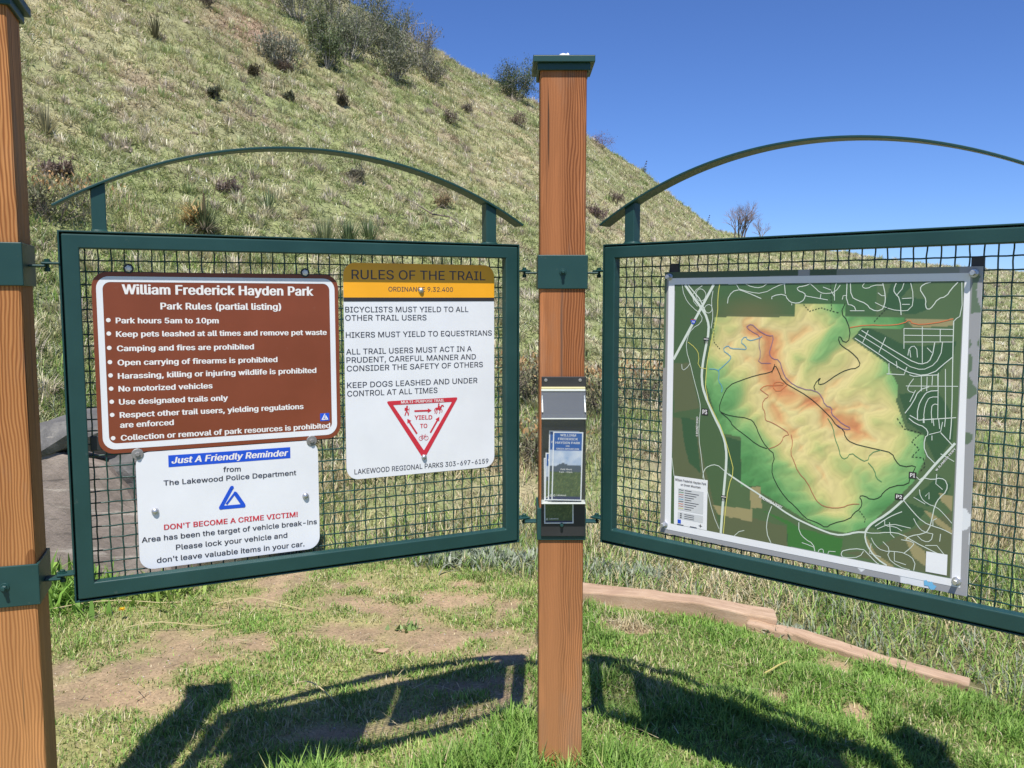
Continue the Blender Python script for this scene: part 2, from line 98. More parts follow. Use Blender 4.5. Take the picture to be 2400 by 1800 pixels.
def dirt(x,y):
    d=np.zeros(np.shape(x))
    for cx,cy,rx,ry in DIRT: d=np.maximum(d,np.exp(-(((x-cx)/rx)**2+((y-cy)/ry)**2))*(1 if cx<.3 else 2.2))
    n=fbm(x*3.1,y*3.1,41,4);n2=fbm(x*1.2,y*1.2,51,2)
    base=np.where(x<.05,.17,.0)*np.clip((y-3.0)/.4,0,1)*np.clip((5.0-y)/.5,0,1)
    n3=fbm(x*7.5,y*7.5,45,3);v=d*.52+base+(n-.5)*1.5+(n3-.5)*1.5+(n2-.5)*.3
    v=v-np.clip((2.95-y)/.3,0,1)*.6
    v=np.clip((v-.22)/.62,0,1)
    return np.where(y<edge(x),v,np.clip((n-.55)/.2,0,1)*.7)
# ---------------------------------------------------------------- materials
def srgb(r, g, b):
    f = lambda c: (c / 255 / 12.92) if c / 255 <= .04045 else ((c / 255 + .055) / 1.055) ** 2.4
    return (f(r), f(g), f(b), 1)
class NT:
    def __init__(s, name):
        s.m = bpy.data.materials.new(name); s.m.use_nodes = True; s.t = s.m.node_tree
        s.b = s.t.nodes['Principled BSDF']; s.out = s.t.nodes['Material Output']
    def n(s, typ, **kw):
        q = s.t.nodes.new('ShaderNode' + typ)
        for k, v in kw.items():
            if hasattr(q, k) and k not in q.inputs: setattr(q, k, v)
            else: q.inputs[k].default_value = v
        return q
    def l(s, a, b): s.t.links.new(a, b)
    def math(s, op, a, b=None, c=None):
        q = s.n('Math', operation=op)
        for i, v in enumerate((a, b, c)):
            if v is None: continue
            if isinstance(v, (int, float)): q.inputs[i].default_value = v
            else: s.l(v, q.inputs[i])
        return q.outputs[0]
    def mix(s, f, a, b):
        q = s.n('Mix', data_type='RGBA')
        for i, v in ((0, f), (6, a), (7, b)):
            if isinstance(v, (int, float, tuple)): q.inputs[i].default_value = v
            else: s.l(v, q.inputs[i])
        return q.outputs[2]
    def ramp(s, f, stops):
        q = s.n('ValToRGB'); s.l(f, q.inputs[0]); el = q.color_ramp.elements
        while len(el) < len(stops): el.new(.5)
        for e_, (p, c) in zip(el, stops):
            e_.position = p; e_.color = c if len(c) == 4 else (*c, 1)
        return q.outputs[0]
    def coord(s, scale=(1, 1, 1)):
        tc = s.n('TexCoord'); mp = s.n('Mapping'); mp.inputs['Scale'].default_value = scale
        s.l(tc.outputs['Object'], mp.inputs[0]); return mp.outputs[0]
    def noise(s, co, scale, detail=4, rough=.55, dist=0):
        q = s.n('TexNoise', Scale=scale, Detail=detail, Roughness=rough, Distortion=dist); s.l(co, q.inputs['Vector']); return q.outputs[0]
    def bump(s, h, strength, dist):
        q = s.n('Bump', Strength=strength, Distance=dist); s.l(h, q.inputs['Height']); s.l(q.outputs[0], s.b.inputs['Normal'])
def painted(name, col, rough=.42, vary=.18, bump=.08, spec=.5, dust=0.0, fine=900):
    q = NT(name); co = q.coord(); n1 = q.noise(co, 7, 5); n2 = q.noise(co, fine, 2)
    dk = tuple(c * (1 - vary) for c in col[:3]) + (1,); lt = tuple(min(1, c * (1 + vary)) for c in col[:3]) + (1,)
    c = q.ramp(n1, [(.3, dk), (.7, lt)])
    if dust:
        n3 = q.noise(co, 34, 6, .7); f = q.math('MULTIPLY', q.math('GREATER_THAN', n3, .66), dust); c = q.mix(f, c, (.36, .33, .27, 1))
    q.l(c, q.b.inputs['Base Color'])
    r = q.math('MULTIPLY_ADD', n1, .25, rough - .12); q.l(r, q.b.inputs['Roughness']); q.b.inputs['Specular IOR Level'].default_value = spec
    if bump: q.bump(n2, bump, .0006)
    return q.m
M = {}
M['green'] = painted('green_powder_coat', (.017, .061, .057, 1), .42, .12, .25, .4, .08)
M['green_wire'] = painted('green_wire_coat', (.012, .055, .046, 1), .34, .2, .1, .5)
M['black'] = painted('black_plastic', (.030, .030, .031, 1), .45, .2, .1)
M['steel'] = painted('zinc_steel', (.55, .56, .58, 1), .33, .2, .1); M['steel'].node_tree.nodes['Principled BSDF'].inputs['Metallic'].default_value = .75
M['steel_dull'] = painted('dull_washer', (.30, .29, .28, 1), .5, .3, .1); M['steel_dull'].node_tree.nodes['Principled BSDF'].inputs['Metallic'].default_value = .4
M['brown'] = painted('brown_sign_sheet', (.225, .058, .027, 1), .34, .09, .05, .35, .05)
M['white'] = painted('white_sign_sheet', (.80, .81, .84, 1), .38, .04, .03, .5, .045)
M['letter_white'] = painted('white_lettering', (.85, .82, .80, 1), .4, .03, 0)
M['yellow'] = painted('yellow_reflective_sheet', (.95, .43, .016, 1), .35, .05, .5, .5, 0, 420)
M['letter_dark'] = painted('dark_lettering', (.045, .045, .065, 1), .4, .1, 0)
M['letter_black'] = painted('black_lettering', (.035, .030, .032, 1), .4, .1, 0)
M['letter_red'] = painted('red_lettering', (.60, .028, .05, 1), .4, .06, 0)
M['blue'] = painted('blue_vinyl', (.012, .085, .62, 1), .4, .05, 0)
M['map_white'] = painted('map_white_print', (.84, .84, .85, 1), .4, .03, 0)
M['tape'] = painted('blue_tape', (.18, .50, .75, 1), .5, .1, 0)
M['road'] = painted('map_road_print', (.66, .72, .64, 1), .45, .03, 0)
for k, c in dict(k=(.02, .03, .02), p=(.28, .16, .26), b=(.12, .38, .55), r=(.52, .16, .09), o=(.75, .22, .08), g=(.10, .30, .12), y=(.72, .68, .16), d=(.03, .05, .03)).items():
    M['trail_' + k] = painted('map_trail_print_' + k, (*c, 1), .45, .04, 0)
M['grey_print'] = painted('legend_grey_print', (.62, .63, .64, 1), .45, .03, 0)
M['dropping'] = painted('bird_dropping', (.85, .85, .82, 1), .8, .05, 0)
def attr_mat(name, rough=.6, transl=0.0, spec=.3, bumpy=0):
    q = NT(name); at = q.n('Attribute', attribute_name='Col'); q.l(at.outputs['Color'], q.b.inputs['Base Color'])
    q.b.inputs['Roughness'].default_value = rough; q.b.inputs['Specular IOR Level'].default_value = spec
    if bumpy:
        co = q.coord(); q.bump(q.noise(co, bumpy, 6, .7), .9, .02)
    if transl:
        tr = q.n('BsdfTranslucent'); q.l(at.outputs['Color'], tr.inputs['Color']); mx = q.n('MixShader'); mx.inputs[0].default_value = transl
        q.l(q.b.outputs[0], mx.inputs[1]); q.l(tr.outputs[0], mx.inputs[2]); q.l(mx.outputs[0], q.out.inputs['Surface'])
    return q.m
M['leaf'] = attr_mat('leaf_blades', .55, .28, .35)
M['twig'] = attr_mat('twigs', .8, 0, .2)
M['print'] = attr_mat('map_relief_print', .38, 0, .5)
def soil_mat(name, grit):
    q = NT(name); at = q.n('Attribute', attribute_name='Col'); co = q.coord()
    n = q.noise(co, grit, 6, .75); n2 = q.noise(co, grit * .16, 5, .65)
    f = q.ramp(n, [(.3, (.55, .52, .5)), (.5, (.95, .95, .95)), (.72, (1.45, 1.42, 1.38))])
    f2 = q.ramp(n2, [(.3, (.82, .84, .82)), (.7, (1.15, 1.13, 1.1))])
    m1 = q.n('Mix', data_type='RGBA', blend_type='MULTIPLY'); m1.inputs[0].default_value = 1; q.l(at.outputs['Color'], m1.inputs[6]); q.l(f, m1.inputs[7])
    m2 = q.n('Mix', data_type='RGBA', blend_type='MULTIPLY'); m2.inputs[0].default_value = 1; q.l(m1.outputs[2], m2.inputs[6]); q.l(f2, m2.inputs[7])
    q.l(m2.outputs[2], q.b.inputs['Base Color']); q.b.inputs['Roughness'].default_value = .95; q.b.inputs['Specular IOR Level'].default_value = .1
    q.bump(n, .8, .35 / grit); return q.m
M['soil'] = soil_mat('trodden_soil', 90)
M['hillsoil'] = soil_mat('hillside_soil', 9)
def wood(name, light, dark, x_split, streak=None, weather=None):
    q = NT(name); tc = q.n('TexCoord'); sx = q.n('SeparateXYZ'); q.l(tc.outputs['Object'], sx.inputs[0])
    co = q.coord((1, 1, .30)); co2 = q.coord((1, 1, .012))
    nb = q.noise(co, 9, 3, .5); big = q.noise(co2, 26, 3, .6); fine = q.noise(co2, 420, 4, .7)
    # growth rings: distance across the face, pushed about by slow noise along the length
    X = q.math('ADD', sx.outputs[0], q.math('MULTIPLY', sx.outputs[1], .8))
    ph = q.math('ADD', q.math('MULTIPLY', X, 820), q.math('MULTIPLY', nb, 44))
    ring = q.math('MULTIPLY_ADD', q.math('SINE', ph), .5, .5); ring = q.math('POWER', ring, 1.5)
    mask = q.math('MULTIPLY_ADD', q.n('Math').outputs[0], 0, 0)
    mr = q.n('MapRange'); q.l(sx.outputs[0], mr.inputs[0]); mr.inputs[1].default_value = x_split - .012; mr.inputs[2].default_value = x_split + .012; mr.inputs[3].default_value = .22; mr.inputs[4].default_value = 1
    f = q.math('MULTIPLY', ring, mr.outputs[0])
    base = q.mix(q.math('MULTIPLY_ADD', big, 1.6, -.3), light, tuple(c * .72 for c in light[:3]) + (1,))
    base = q.mix(q.math('MULTIPLY_ADD', fine, .5, -.05), base, tuple(c * .6 for c in dark[:3]) + (1,))
    pat = q.noise(q.coord((1, 1, .12)), 11, 4, .6); base = q.mix(q.ramp(pat, [(.52, (0, 0, 0)), (.72, (.75, .75, .75))]), base, tuple(min(1, v * 1.45) for v in light[:3]) + (1,)); base = q.mix(q.ramp(pat, [(.28, (.6, .6, .6)), (.44, (0, 0, 0))]), base, tuple(v * .55 for v in light[:3]) + (1,))
    c = q.mix(q.math('MULTIPLY', f, q.math('MULTIPLY_ADD', big, 1.1, .3)), base, dark)
    ck = q.noise(q.coord((1, 1, .016)), 75, 2, .5); c = q.mix(q.ramp(ck, [(.685, (0, 0, 0)), (.70, (.85, .85, .85))]), c, (.05, .025, .014, 1))
    gy_ = q.noise(q.coord((1, 1, .22)), 7, 5, .65); c = q.mix(q.ramp(gy_, [(.52, (0, 0, 0)), (.70, (.5, .5, .5))]), c, (.27, .19, .14, 1))
    if weather:                                  # sun-bleached towards one end of the post
        z0, z1, wc = weather; mz = q.n('MapRange'); q.l(sx.outputs[2], mz.inputs[0]); mz.inputs[1].default_value = z0; mz.inputs[2].default_value = z1
        c = q.mix(q.math('MULTIPLY', mz.outputs[0], .34), c, wc)
    if streak:                                   # grey weather check down the face
        xs, zs0, zs1 = streak
        d = q.math('ABSOLUTE', q.math('SUBTRACT', q.math('ADD', sx.outputs[0], q.math('MULTIPLY_ADD', nb, .012, -.006)), xs))
        g = q.math('SUBTRACT', 1, q.math('MULTIPLY', d, 160)); g = q.math('MAXIMUM', g, 0)
        zz = q.n('MapRange'); q.l(sx.outputs[2], zz.inputs[0]); zz.inputs[1].default_value = zs0; zz.inputs[2].default_value = zs1
        g = q.math('MULTIPLY', g, q.math('GREATER_THAN', sx.outputs[2], 1.2)); g = q.math('MULTIPLY', q.math('MULTIPLY', g, zz.outputs[0]), q.math('MULTIPLY_ADD', fine, 1.2, .1)); c = q.mix(q.math('MINIMUM', g, .85), c, (.09, .07, .06, 1))
    kn = q.n('TexVoronoi', Scale=1.0); kc = q.coord((5.5, 5.5, 2.6)); q.l(kc, kn.inputs['Vector'])
    kf = q.math('LESS_THAN', kn.outputs[0], .085); c = q.mix(q.math('MULTIPLY', kf, .6), c, tuple(v * .55 for v in dark[:3]) + (1,))
    q.l(c, q.b.inputs['Base Color']); q.b.inputs['Roughness'].default_value = .68; q.b.inputs['Specular IOR Level'].default_value = .25
    h = q.math('SUBTRACT', q.math('MULTIPLY', fine, .5), f); q.bump(h, .55, .0016); return q.m
M['wood_red'] = wood('stained_fir', (.52, .20, .075, 1), (.16, .046, .014, 1), .0, (-.002, 1.62, 1.45), (1.25, .1, (.56, .30, .13, 1)))
M['wood_gold'] = wood('golden_fir', (.66, .30, .105, 1), (.24, .076, .020, 1), -.2, None, (1.3, .3, (.62, .33, .13, 1)))
def beam_mat():
    q = NT('pink_tan_beam'); co = q.coord((.25, 1, 1)); n = q.noise(co, 30, 6, .65); n2 = q.noise(q.coord(), 5, 4, .6); n3 = q.noise(q.coord(), 160, 4, .7)
    c = q.ramp(n, [(.3, (.36, .24, .15)), (.55, (.51, .355, .235)), (.75, (.58, .43, .30))]); c = q.mix(q.ramp(n2, [(.45, (0, 0, 0)), (.75, (.45, .45, .45))]), c, (.36, .22, .15, 1))
    q.l(c, q.b.inputs['Base Color']); q.b.inputs['Roughness'].default_value = .9; q.bump(n3, .6, .004); return q.m
M['beam'] = beam_mat()
def rock_mat(name, a_, b_, c_, streaks=True):
    q = NT(name); co = q.coord(); n = q.noise(co, 5, 8, .65); n2 = q.noise(co, 40, 6, .7)
    c = q.ramp(n, [(.28, a_), (.52, b_), (.75, c_)])
    if streaks:
        rt = q.n('Mapping'); tc = q.n('TexCoord'); q.l(tc.outputs['Object'], rt.inputs[0]); rt.inputs['Rotation'].default_value = (.2, -.5, .1); rt.inputs['Scale'].default_value = (.8, 3, 9)
        s_ = q.noise(rt.outputs[0], 1.9, 7, .62, .4); f = q.ramp(s_, [(.60, (0, 0, 0)), (.68, (.6, .6, .6)), (.72, (0, 0, 0))]); c = q.mix(f, c, (.50, .45, .38, 1))
        cr = q.ramp(s_, [(.33, (1, 1, 1)), (.37, (0, 0, 0))]); c = q.mix(q.math('MULTIPLY', cr, .6), c, (.05, .045, .04, 1))
    q.l(c, q.b.inputs['Base Color']); q.b.inputs['Roughness'].default_value = .85; q.bump(n2, .7, .012); return q.m
M['rock_brown'] = rock_mat('brown_grey_rock', (.15, .12, .10), (.225, .185, .155), (.30, .25, .21))
M['rock_dark'] = rock_mat('dark_grey_rock', (.06, .06, .058), (.14, .135, .13), (.26, .245, .22))
M['rock_quartz'] = rock_mat('quartz_grey_rock', (.13, .12, .11), (.25, .23, .2), (.52, .5, .45))
M['rock_pale'] = rock_mat('pale_hill_rock', (.28, .22, .16), (.36, .29, .21), (.44, .37, .28), False)
def acrylic(name, tint, gl):
    q = NT(name); q.t.nodes.remove(q.b); tr = q.n('BsdfTransparent'); tr.inputs[0].default_value = tint; g = q.n('BsdfGlossy'); g.inputs['Roughness'].default_value = .12; g.inputs[0].default_value = (.9, .92, .95, 1)
    df = q.n('BsdfDiffuse'); df.inputs[0].default_value = (.7, .74, .78, 1)
    m1 = q.n('MixShader'); m1.inputs[0].default_value = gl; q.l(tr.outputs[0], m1.inputs[1]); q.l(df.outputs[0], m1.inputs[2])
    fr = q.n('LayerWeight', Blend=.5); fv = q.math('MULTIPLY_ADD', q.math('POWER', fr.outputs['Facing'], 4), .4, .03); m2 = q.n('MixShader'); q.l(fv, m2.inputs[0]); q.l(m1.outputs[0], m2.inputs[1]); q.l(g.outputs[0], m2.inputs[2]); q.l(m2.outputs[0], q.out.inputs['Surface']); return q.m
M['acrylic'] = acrylic('clear_acrylic', (.95, .96, .96, 1), .012)
M['acrylic_lid'] = acrylic('scuffed_acrylic', (.80, .82, .84, 1), .09)
M['acrylic_edge'] = painted('acrylic_edge', (.75, .77, .72, 1), .3, .05, 0)
# ---------------------------------------------------------------- scene-graph helpers
def tag(o, label=None, cat=None, group=None, kind=None):
    if label: o['label'] = label
    if cat: o['category'] = cat
    if group: o['group'] = group
    if kind: o['kind'] = kind
    return o
def thing(name, label, cat, loc=(0, 0, 0), rotz=0, group=None):
    o = bpy.data.objects.new(name, None); COL.objects.link(o); o.empty_display_size = .1
    o.location = loc; o.rotation_euler = (0, 0, rotz); return tag(o, label, cat, group)
def link(name, me, m, parent=None):
    o = bpy.data.objects.new(name, me); COL.objects.link(o)
    if m: me.materials.append(m)
    if parent: o.parent = parent
    return o
class MB:
    """collects shapes; build() links them as one mesh object (coordinates minus the offset)"""
    def __init__(s, off=(0, 0, 0)): s.v = []; s.f = []; s.off = off; s.c = []
    def add(s, vs, fs, col=None):
        k = len(s.v); s.v += [tuple(p) for p in vs]; s.f += [tuple(i + k for i in f) for f in fs]
        if col is not None: s.c += [col] * len(vs)
    def box(s, a_, b_):
        x0, y0, z0 = a_; x1, y1, z1 = b_
        s.add([(x0, y0, z0), (x1, y0, z0), (x1, y1, z0), (x0, y1, z0), (x0, y0, z1), (x1, y0, z1), (x1, y1, z1), (x0, y1, z1)], [(0, 3, 2, 1), (4, 5, 6, 7), (0, 1, 5, 4), (1, 2, 6, 5), (2, 3, 7, 6), (3, 0, 4, 7)])
    def prism(s, poly, w0, w1):            # poly in (u, v), thickness from w0 to w1 (towards the reader)
        n = len(poly); vs = [(u, -w0, v) for u, v in poly] + [(u, -w1, v) for u, v in poly]
        s.add(vs, [tuple(range(n - 1, -1, -1)), tuple(range(n, 2 * n))] + [(i, (i + 1) % n, n + (i + 1) % n, n + i) for i in range(n)])
    def sheet(s, poly, w): s.add([(u, -w, v) for u, v in poly], [tuple(range(len(poly)))])
    def ring(s, o, i, w0, w1):             # rectangular ring in (u, v)
        def r4(q, w): return [(q[0], -w, q[1]), (q[2], -w, q[1]), (q[2], -w, q[3]), (q[0], -w, q[3])]
        vs = r4(o, w1) + r4(i, w1) + r4(o, w0) + r4(i, w0); fs = []
        for k in range(4):
            j = (k + 1) % 4; fs += [(k, j, 4 + j, 4 + k), (8 + j, 8 + k, 12 + k, 12 + j), (8 + k, 8 + j, j, k), (4 + k, 4 + j, 12 + j, 12 + k)]
        s.add(vs, fs)
    def tube(s, P, r, n=6, cap=True, col=None):
        P = [Vector(p) for p in P]; rs = r if isinstance(r, (list, tuple)) else [r] * len(P); vs = []; fs = []; up = None
        for i, p in enumerate(P):
            t = (P[min(i + 1, len(P) - 1)] - P[max(i - 1, 0)]).normalized()
            if up is None: up = t.orthogonal().normalized()
            up = (up - t * up.dot(t)); up = up.normalized() if up.length > 1e-6 else t.orthogonal().normalized(); b = t.cross(up)
            for k in range(n):
                q = 2 * math.pi * k / n; vs.append(p + (up * math.cos(q) + b * math.sin(q)) * rs[i])
        for i in range(len(P) - 1):
            for k in range(n): j = (k + 1) % n; fs.append((i * n + k, i * n + j, (i + 1) * n + j, (i + 1) * n + k))
        if cap: fs += [tuple(range(n - 1, -1, -1)), tuple((len(P) - 1) * n + k for k in range(n))]
        s.add(vs, fs, col)
    def lathe(s, c, axis, prof, n=16):      # prof: (radius, height along axis)
        c = Vector(c); ax = Vector(axis).normalized(); u = ax.orthogonal().normalized(); b = ax.cross(u); vs = []; fs = []
        for r, h in prof:
            for k in range(n): q = 2 * math.pi * k / n; vs.append(c + ax * h + (u * math.cos(q) + b * math.sin(q)) * r)
        for i in range(len(prof) - 1):
            for k in range(n): j = (k + 1) % n; fs.append((i * n + k, i * n + j, (i + 1) * n + j, (i + 1) * n + k))
        fs += [tuple(range(n - 1, -1, -1)), tuple((len(prof) - 1) * n + k for k in range(n))]; s.add(vs, fs)
    def build(s, name, m, parent=None, bevel=0, smooth=False, seg=2):
        me = bpy.data.meshes.new(name); o_ = s.off
        me.from_pydata([(x - o_[0], y - o_[1], z - o_[2]) for x, y, z in s.v], [], s.f)
        if s.c:
            ca = me.color_attributes.new('Col', 'FLOAT_COLOR', 'POINT'); ca.data.foreach_set('color', np.array([(*c[:3], 1) for c in s.c], np.float32).ravel())
        if bevel:
            bm = bmesh.new(); bm.from_mesh(me); bmesh.ops.remove_doubles(bm, verts=bm.verts, dist=1e-5); bmesh.ops.recalc_face_normals(bm, faces=bm.faces)
            ed = [e_ for e_ in bm.edges if len(e_.link_faces) == 2 and e_.calc_face_angle(0) > .6]
            bmesh.ops.bevel(bm, geom=ed, offset=bevel, segments=seg, profile=.5, affect='EDGES'); bm.to_mesh(me); bm.free()
        if smooth: me.polygons.foreach_set('use_smooth', [True] * len(me.polygons))
        me.update(); return link(name, me, m, parent)
def np_mesh(name, V, quads=None, tris=None, col=None, m=None, smooth=False, parent=None):
    V = np.asarray(V, np.float32); me = bpy.data.meshes.new(name); me.vertices.add(len(V)); me.vertices.foreach_set('co', V.ravel())
    qs = np.zeros((0, 4), np.int32) if quads is None else np.asarray(quads, np.int32); ts = np.zeros((0, 3), np.int32) if tris is None else np.asarray(tris, np.int32)
    loops = np.concatenate([qs.ravel(), ts.ravel()]); me.loops.add(len(loops)); me.loops.foreach_set('vertex_index', loops)
    tot = np.concatenate([np.full(len(qs), 4), np.full(len(ts), 3)]).astype(np.int32); st = np.concatenate([[0], np.cumsum(tot)[:-1]]).astype(np.int32)
    me.polygons.add(len(tot)); me.polygons.foreach_set('loop_start', st); me.polygons.foreach_set('loop_total', tot)
    if smooth: me.polygons.foreach_set('use_smooth', np.ones(len(tot), bool))
    me.update(calc_edges=True)
    if col is not None:
        ca = me.color_attributes.new('Col', 'FLOAT_COLOR', 'POINT'); c4 = np.ones((len(V), 4), np.float32); c4[:, :3] = col; ca.data.foreach_set('color', c4.ravel())
    return link(name, me, m, parent)
def grid_faces(nx, ny):
    i, j = np.meshgrid(np.arange(nx - 1), np.arange(ny - 1), indexing='ij'); k = (i * ny + j).ravel(); return np.stack([k, k + ny, k + ny + 1, k + 1], 1)
rng = np.random.default_rng(7); random.seed(7)
def blade_arrays(P, h, w, az, lean, bend, col, tipcol=None):
    """each blade: a bent quad and a tip triangle"""
    n = len(P); d = np.stack([np.cos(az), np.sin(az), np.zeros(n)], 1); sd = np.stack([-np.sin(az), np.cos(az), np.zeros(n)], 1)
    up = np.array([0, 0, 1.0]); h = h[:, None]; w = w[:, None]; lean = lean[:, None]; bend = bend[:, None]
    m_ = P + up * h * .55 * np.cos(lean) + d * h * .55 * np.sin(lean); a2 = lean + bend
    t_ = m_ + up * h * .5 * np.cos(a2) + d * h * .5 * np.sin(a2)
    V = np.stack([P - sd * w, P + sd * w, m_ + sd * w * .75, m_ - sd * w * .75, t_], 1).reshape(-1, 3)
    k = np.arange(n)[:, None] * 5; q = k + np.array([[0, 1, 2, 3]]); t = k + np.array([[3, 2, 4]])
    tc = col if tipcol is None else tipcol
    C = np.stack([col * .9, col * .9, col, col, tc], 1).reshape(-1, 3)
    return V, q, t, C
def blades(name, parts, m, parent=None):
    V = []; Q = []; T = []; C = []; k = 0
    for v, q, t, c in parts: V.append(v); Q.append(q + k); T.append(t + k); C.append(c); k += len(v)
    return np_mesh(name, np.concatenate(V), np.concatenate(Q), np.concatenate(T), np.concatenate(C), m, False, parent)
def pick(cols, n, jit=.18):
    c = np.array(cols, float)[rng.integers(0, len(cols), n)]; return np.clip(c * (1 + rng.normal(0, jit, (n, 1))), .004, .9)
# ---------------------------------------------------------------- ground
def axis(lo, hi, st, far):
    c = np.arange(lo, hi + st / 2, st); g = []; d = st; p = hi
    while p < far: d *= 1.28; p += d; g.append(p)
    g = np.array(g); return np.concatenate([lo - (g[::-1] - hi), c, g])
gx = axis(-3.4, 3.4, .03, 3500); gy = axis(1.4, 7.4, .03, 3500)
X, Y = np.meshgrid(gx, gy, indexing='ij'); x_, y_ = X.ravel(), Y.ravel()
z_ = gz(x_, y_); dm = dirt(x_, y_)[:, None]; inl = (y_ < edge(x_))[:, None]
n1 = fbm(x_ * 9, y_ * 9, 61, 3)[:, None]; n2 = fbm(x_ * 2, y_ * 2, 71, 3)[:, None]
dirtc = np.array([.39, .285, .18]) * (.62 + .55 * n1 + .35 * (n2 - .3)) + np.array([.05, .01, -.01]) * (n2 - .5); lu_ = np.clip((x_ + .3) / .8, 0, 1)[:, None]; thatch = (np.array([.30, .29, .125]) * (1 - lu_) + np.array([.17, .20, .07]) * lu_) * (.7 + .6 * n2); rough = np.array([.19, .18, .09]) * (.6 + .8 * n1)
gcol = np.where(inl, thatch * (1 - dm) + dirtc * dm, rough)
tag(np_mesh('ground', np.stack([x_, y_, z_], 1), grid_faces(len(gx), len(gy)), None, gcol, M['soil'], True), kind='structure')
# ---------------------------------------------------------------- hillside
azs = np.radians(np.concatenate([np.arange(-75, -36, 1.2), np.arange(-36, 36, .16), np.arange(36, 76, 1.2)])); ss = np.concatenate([np.linspace(-.13, .02, 14), np.linspace(.027, 1.1, 190), np.linspace(1.15, 2.3, 12)])
A_, S_ = np.meshgrid(azs, ss, indexing='ij'); a_ = A_.ravel(); s_ = S_.ravel()
Dc = np.interp(np.degrees(a_), HA[:, 0], HA[:, 2]); D0 = np.interp(np.degrees(a_), HA[:, 0], HA[:, 3]); sw = np.where(s_ > 0, np.where(s_ < 1, s_ ** 1.25, s_), s_); D = D0 + (Dc - D0) * sw
hx = D * np.sin(a_); hy = D * np.cos(a_); hz = hillz(hx, hy)
def hill_col(x, y):
    p = fbm(x * .35, y * .35, 81, 4); q = fbm(x * 1.6, y * 1.6, 91, 4); r = fbm(x * .15, y * .15, 95, 3)
    straw = np.array([.44, .40, .245]); grn = np.array([.285, .315, .145]); dg = np.array([.17, .25, .09]); pk = np.array([.36, .28, .21])
    D_ = np.hypot(x, y); azd = np.degrees(np.arctan2(x, y))
    g = np.clip((r - .33) * 3.0 + (p - .5) * 3.2 + np.clip((-azd - 8) / 22, -.25, .35) + np.clip((D_ - 12) / 25, 0, .25), 0, 1)[:, None]
    c = straw * (1 - g) + grn * g
    c = c * (1 - .0) ; k = np.clip((q - .58) * 6, 0, 1)[:, None]; c = c * (1 - k * .7) + pk * k * .7; k = np.clip((fbm(x * .8 + 9, y * .8, 97, 4) - .60) * 7, 0, 1)[:, None]; c = c * (1 - k * .45) + np.array([.17, .19, .10]) * k * .45
    k = np.clip((p - .60) * 6, 0, 1)[:, None] * np.clip((-azd - 14) / 8, 0, 1)[:, None]; c = c * (1 - k) + dg * k
    k = np.exp(-(((x + 5.6) / 1.1) ** 2 + ((y - 19.5) / 2.2) ** 2))[:, None]; c = c * (1 - k) + np.array([.36, .26, .19]) * k
    return c
hc = hill_col(hx, hy) * 1.0
tag(np_mesh('hillside', np.stack([hx, hy, hz], 1), grid_faces(len(azs), len(ss)), None, hc, M['hillsoil'], True), kind='structure')
# ---------------------------------------------------------------- grasses
GREEN = [(.19, .35, .06), (.25, .41, .08), (.30, .44, .11), (.14, .27, .045)]
YEL = [(.42, .46, .16), (.47, .47, .20)]; STRAW = [(.62, .52, .31), (.52, .43, .25), (.68, .60, .40)]; GREY = [(.27, .31, .21), (.32, .35, .25)]
parts = []
def frust(x, y, mrg=.7): return np.abs(x) < .60 * y + mrg
BEAMS = [((.22, 4.37), (1.235, 4.02), .125), ((1.27, 3.93), (1.84, 3.42), .085), ((1.10, 3.985), (1.30, 3.90), .075)]
def offbeam(x, y):
    r = np.ones(x.shape, bool)
    for (x0, y0), (x1, y1), w in BEAMS:
        dx, dy = x1 - x0, y1 - y0; q = np.clip(((x - x0) * dx + (y - y0) * dy) / (dx * dx + dy * dy), 0, 1); r &= np.hypot(x - x0 - q * dx, y - y0 - q * dy) > w * .5 + .004 + .03 * (rng.random(x.shape) < .6)
    return r
n = 340000; px_ = rng.uniform(-3.1, 3.2, n); py_ = rng.uniform(1.9, 5.1, n)
dd = dirt(px_, py_); clump = fbm(px_ * 5, py_ * 5, 101, 3); ok = (py_ < edge(px_) + .04) & offbeam(px_, py_) & frust(px_, py_) & (rng.random(n) > np.minimum(dd * 1.05, .90)) & (rng.random(n) < .35 + .35 * np.clip((px_ + .2) / .6, 0, 1) + 1.3 * np.clip(clump - .25, 0, 1))
px_, py_, dd, clump = px_[ok], py_[ok], dd[ok], clump[ok]; n = len(px_)
TB = np.interp(px_, [-1.6, -1.1, -.73, -.4, 0, .2, .4, .5, .62, 3], [2.25, 2.45, 2.58, 2.68, 2.98, 2.92, 2.78, 2.6, 2.35, 1.9]) + (clump - .5) * .25
tall = np.clip((TB - py_) / .10, 0, 1)
tall = np.maximum(tall, np.exp(-((px_ + 2.2) ** 2 / .05 + (py_ - 4.2) ** 2 / .1)) * .5)
lush = np.clip((px_ + .3) / .8, 0, 1)
h = (.018 + .020 * rng.random(n) + .034 * np.clip(clump - .40, 0, 1) * 2 * (.45 + 1.5 * lush)) * (1 - .5 * dd) + tall * (.045 + .085 * rng.random(n))
f = rng.random(n); c = pick(GREEN, n); yl = pick(YEL, n); stc = pick(STRAW, n)
pn = fbm(px_ * 3.3, py_ * 3.3, 141, 3); c = c * (.72 + .56 * fbm(px_ * 6, py_ * 6, 151, 3))[:, None]; py2 = np.clip(.55 + (pn - .5) * 1.3 - lush * .38 + dd * .4 - tall, .02, .9); c = np.where((f < py2 * .8)[:, None], yl, c); c = np.where((f < py2 * .28)[:, None], stc, c)
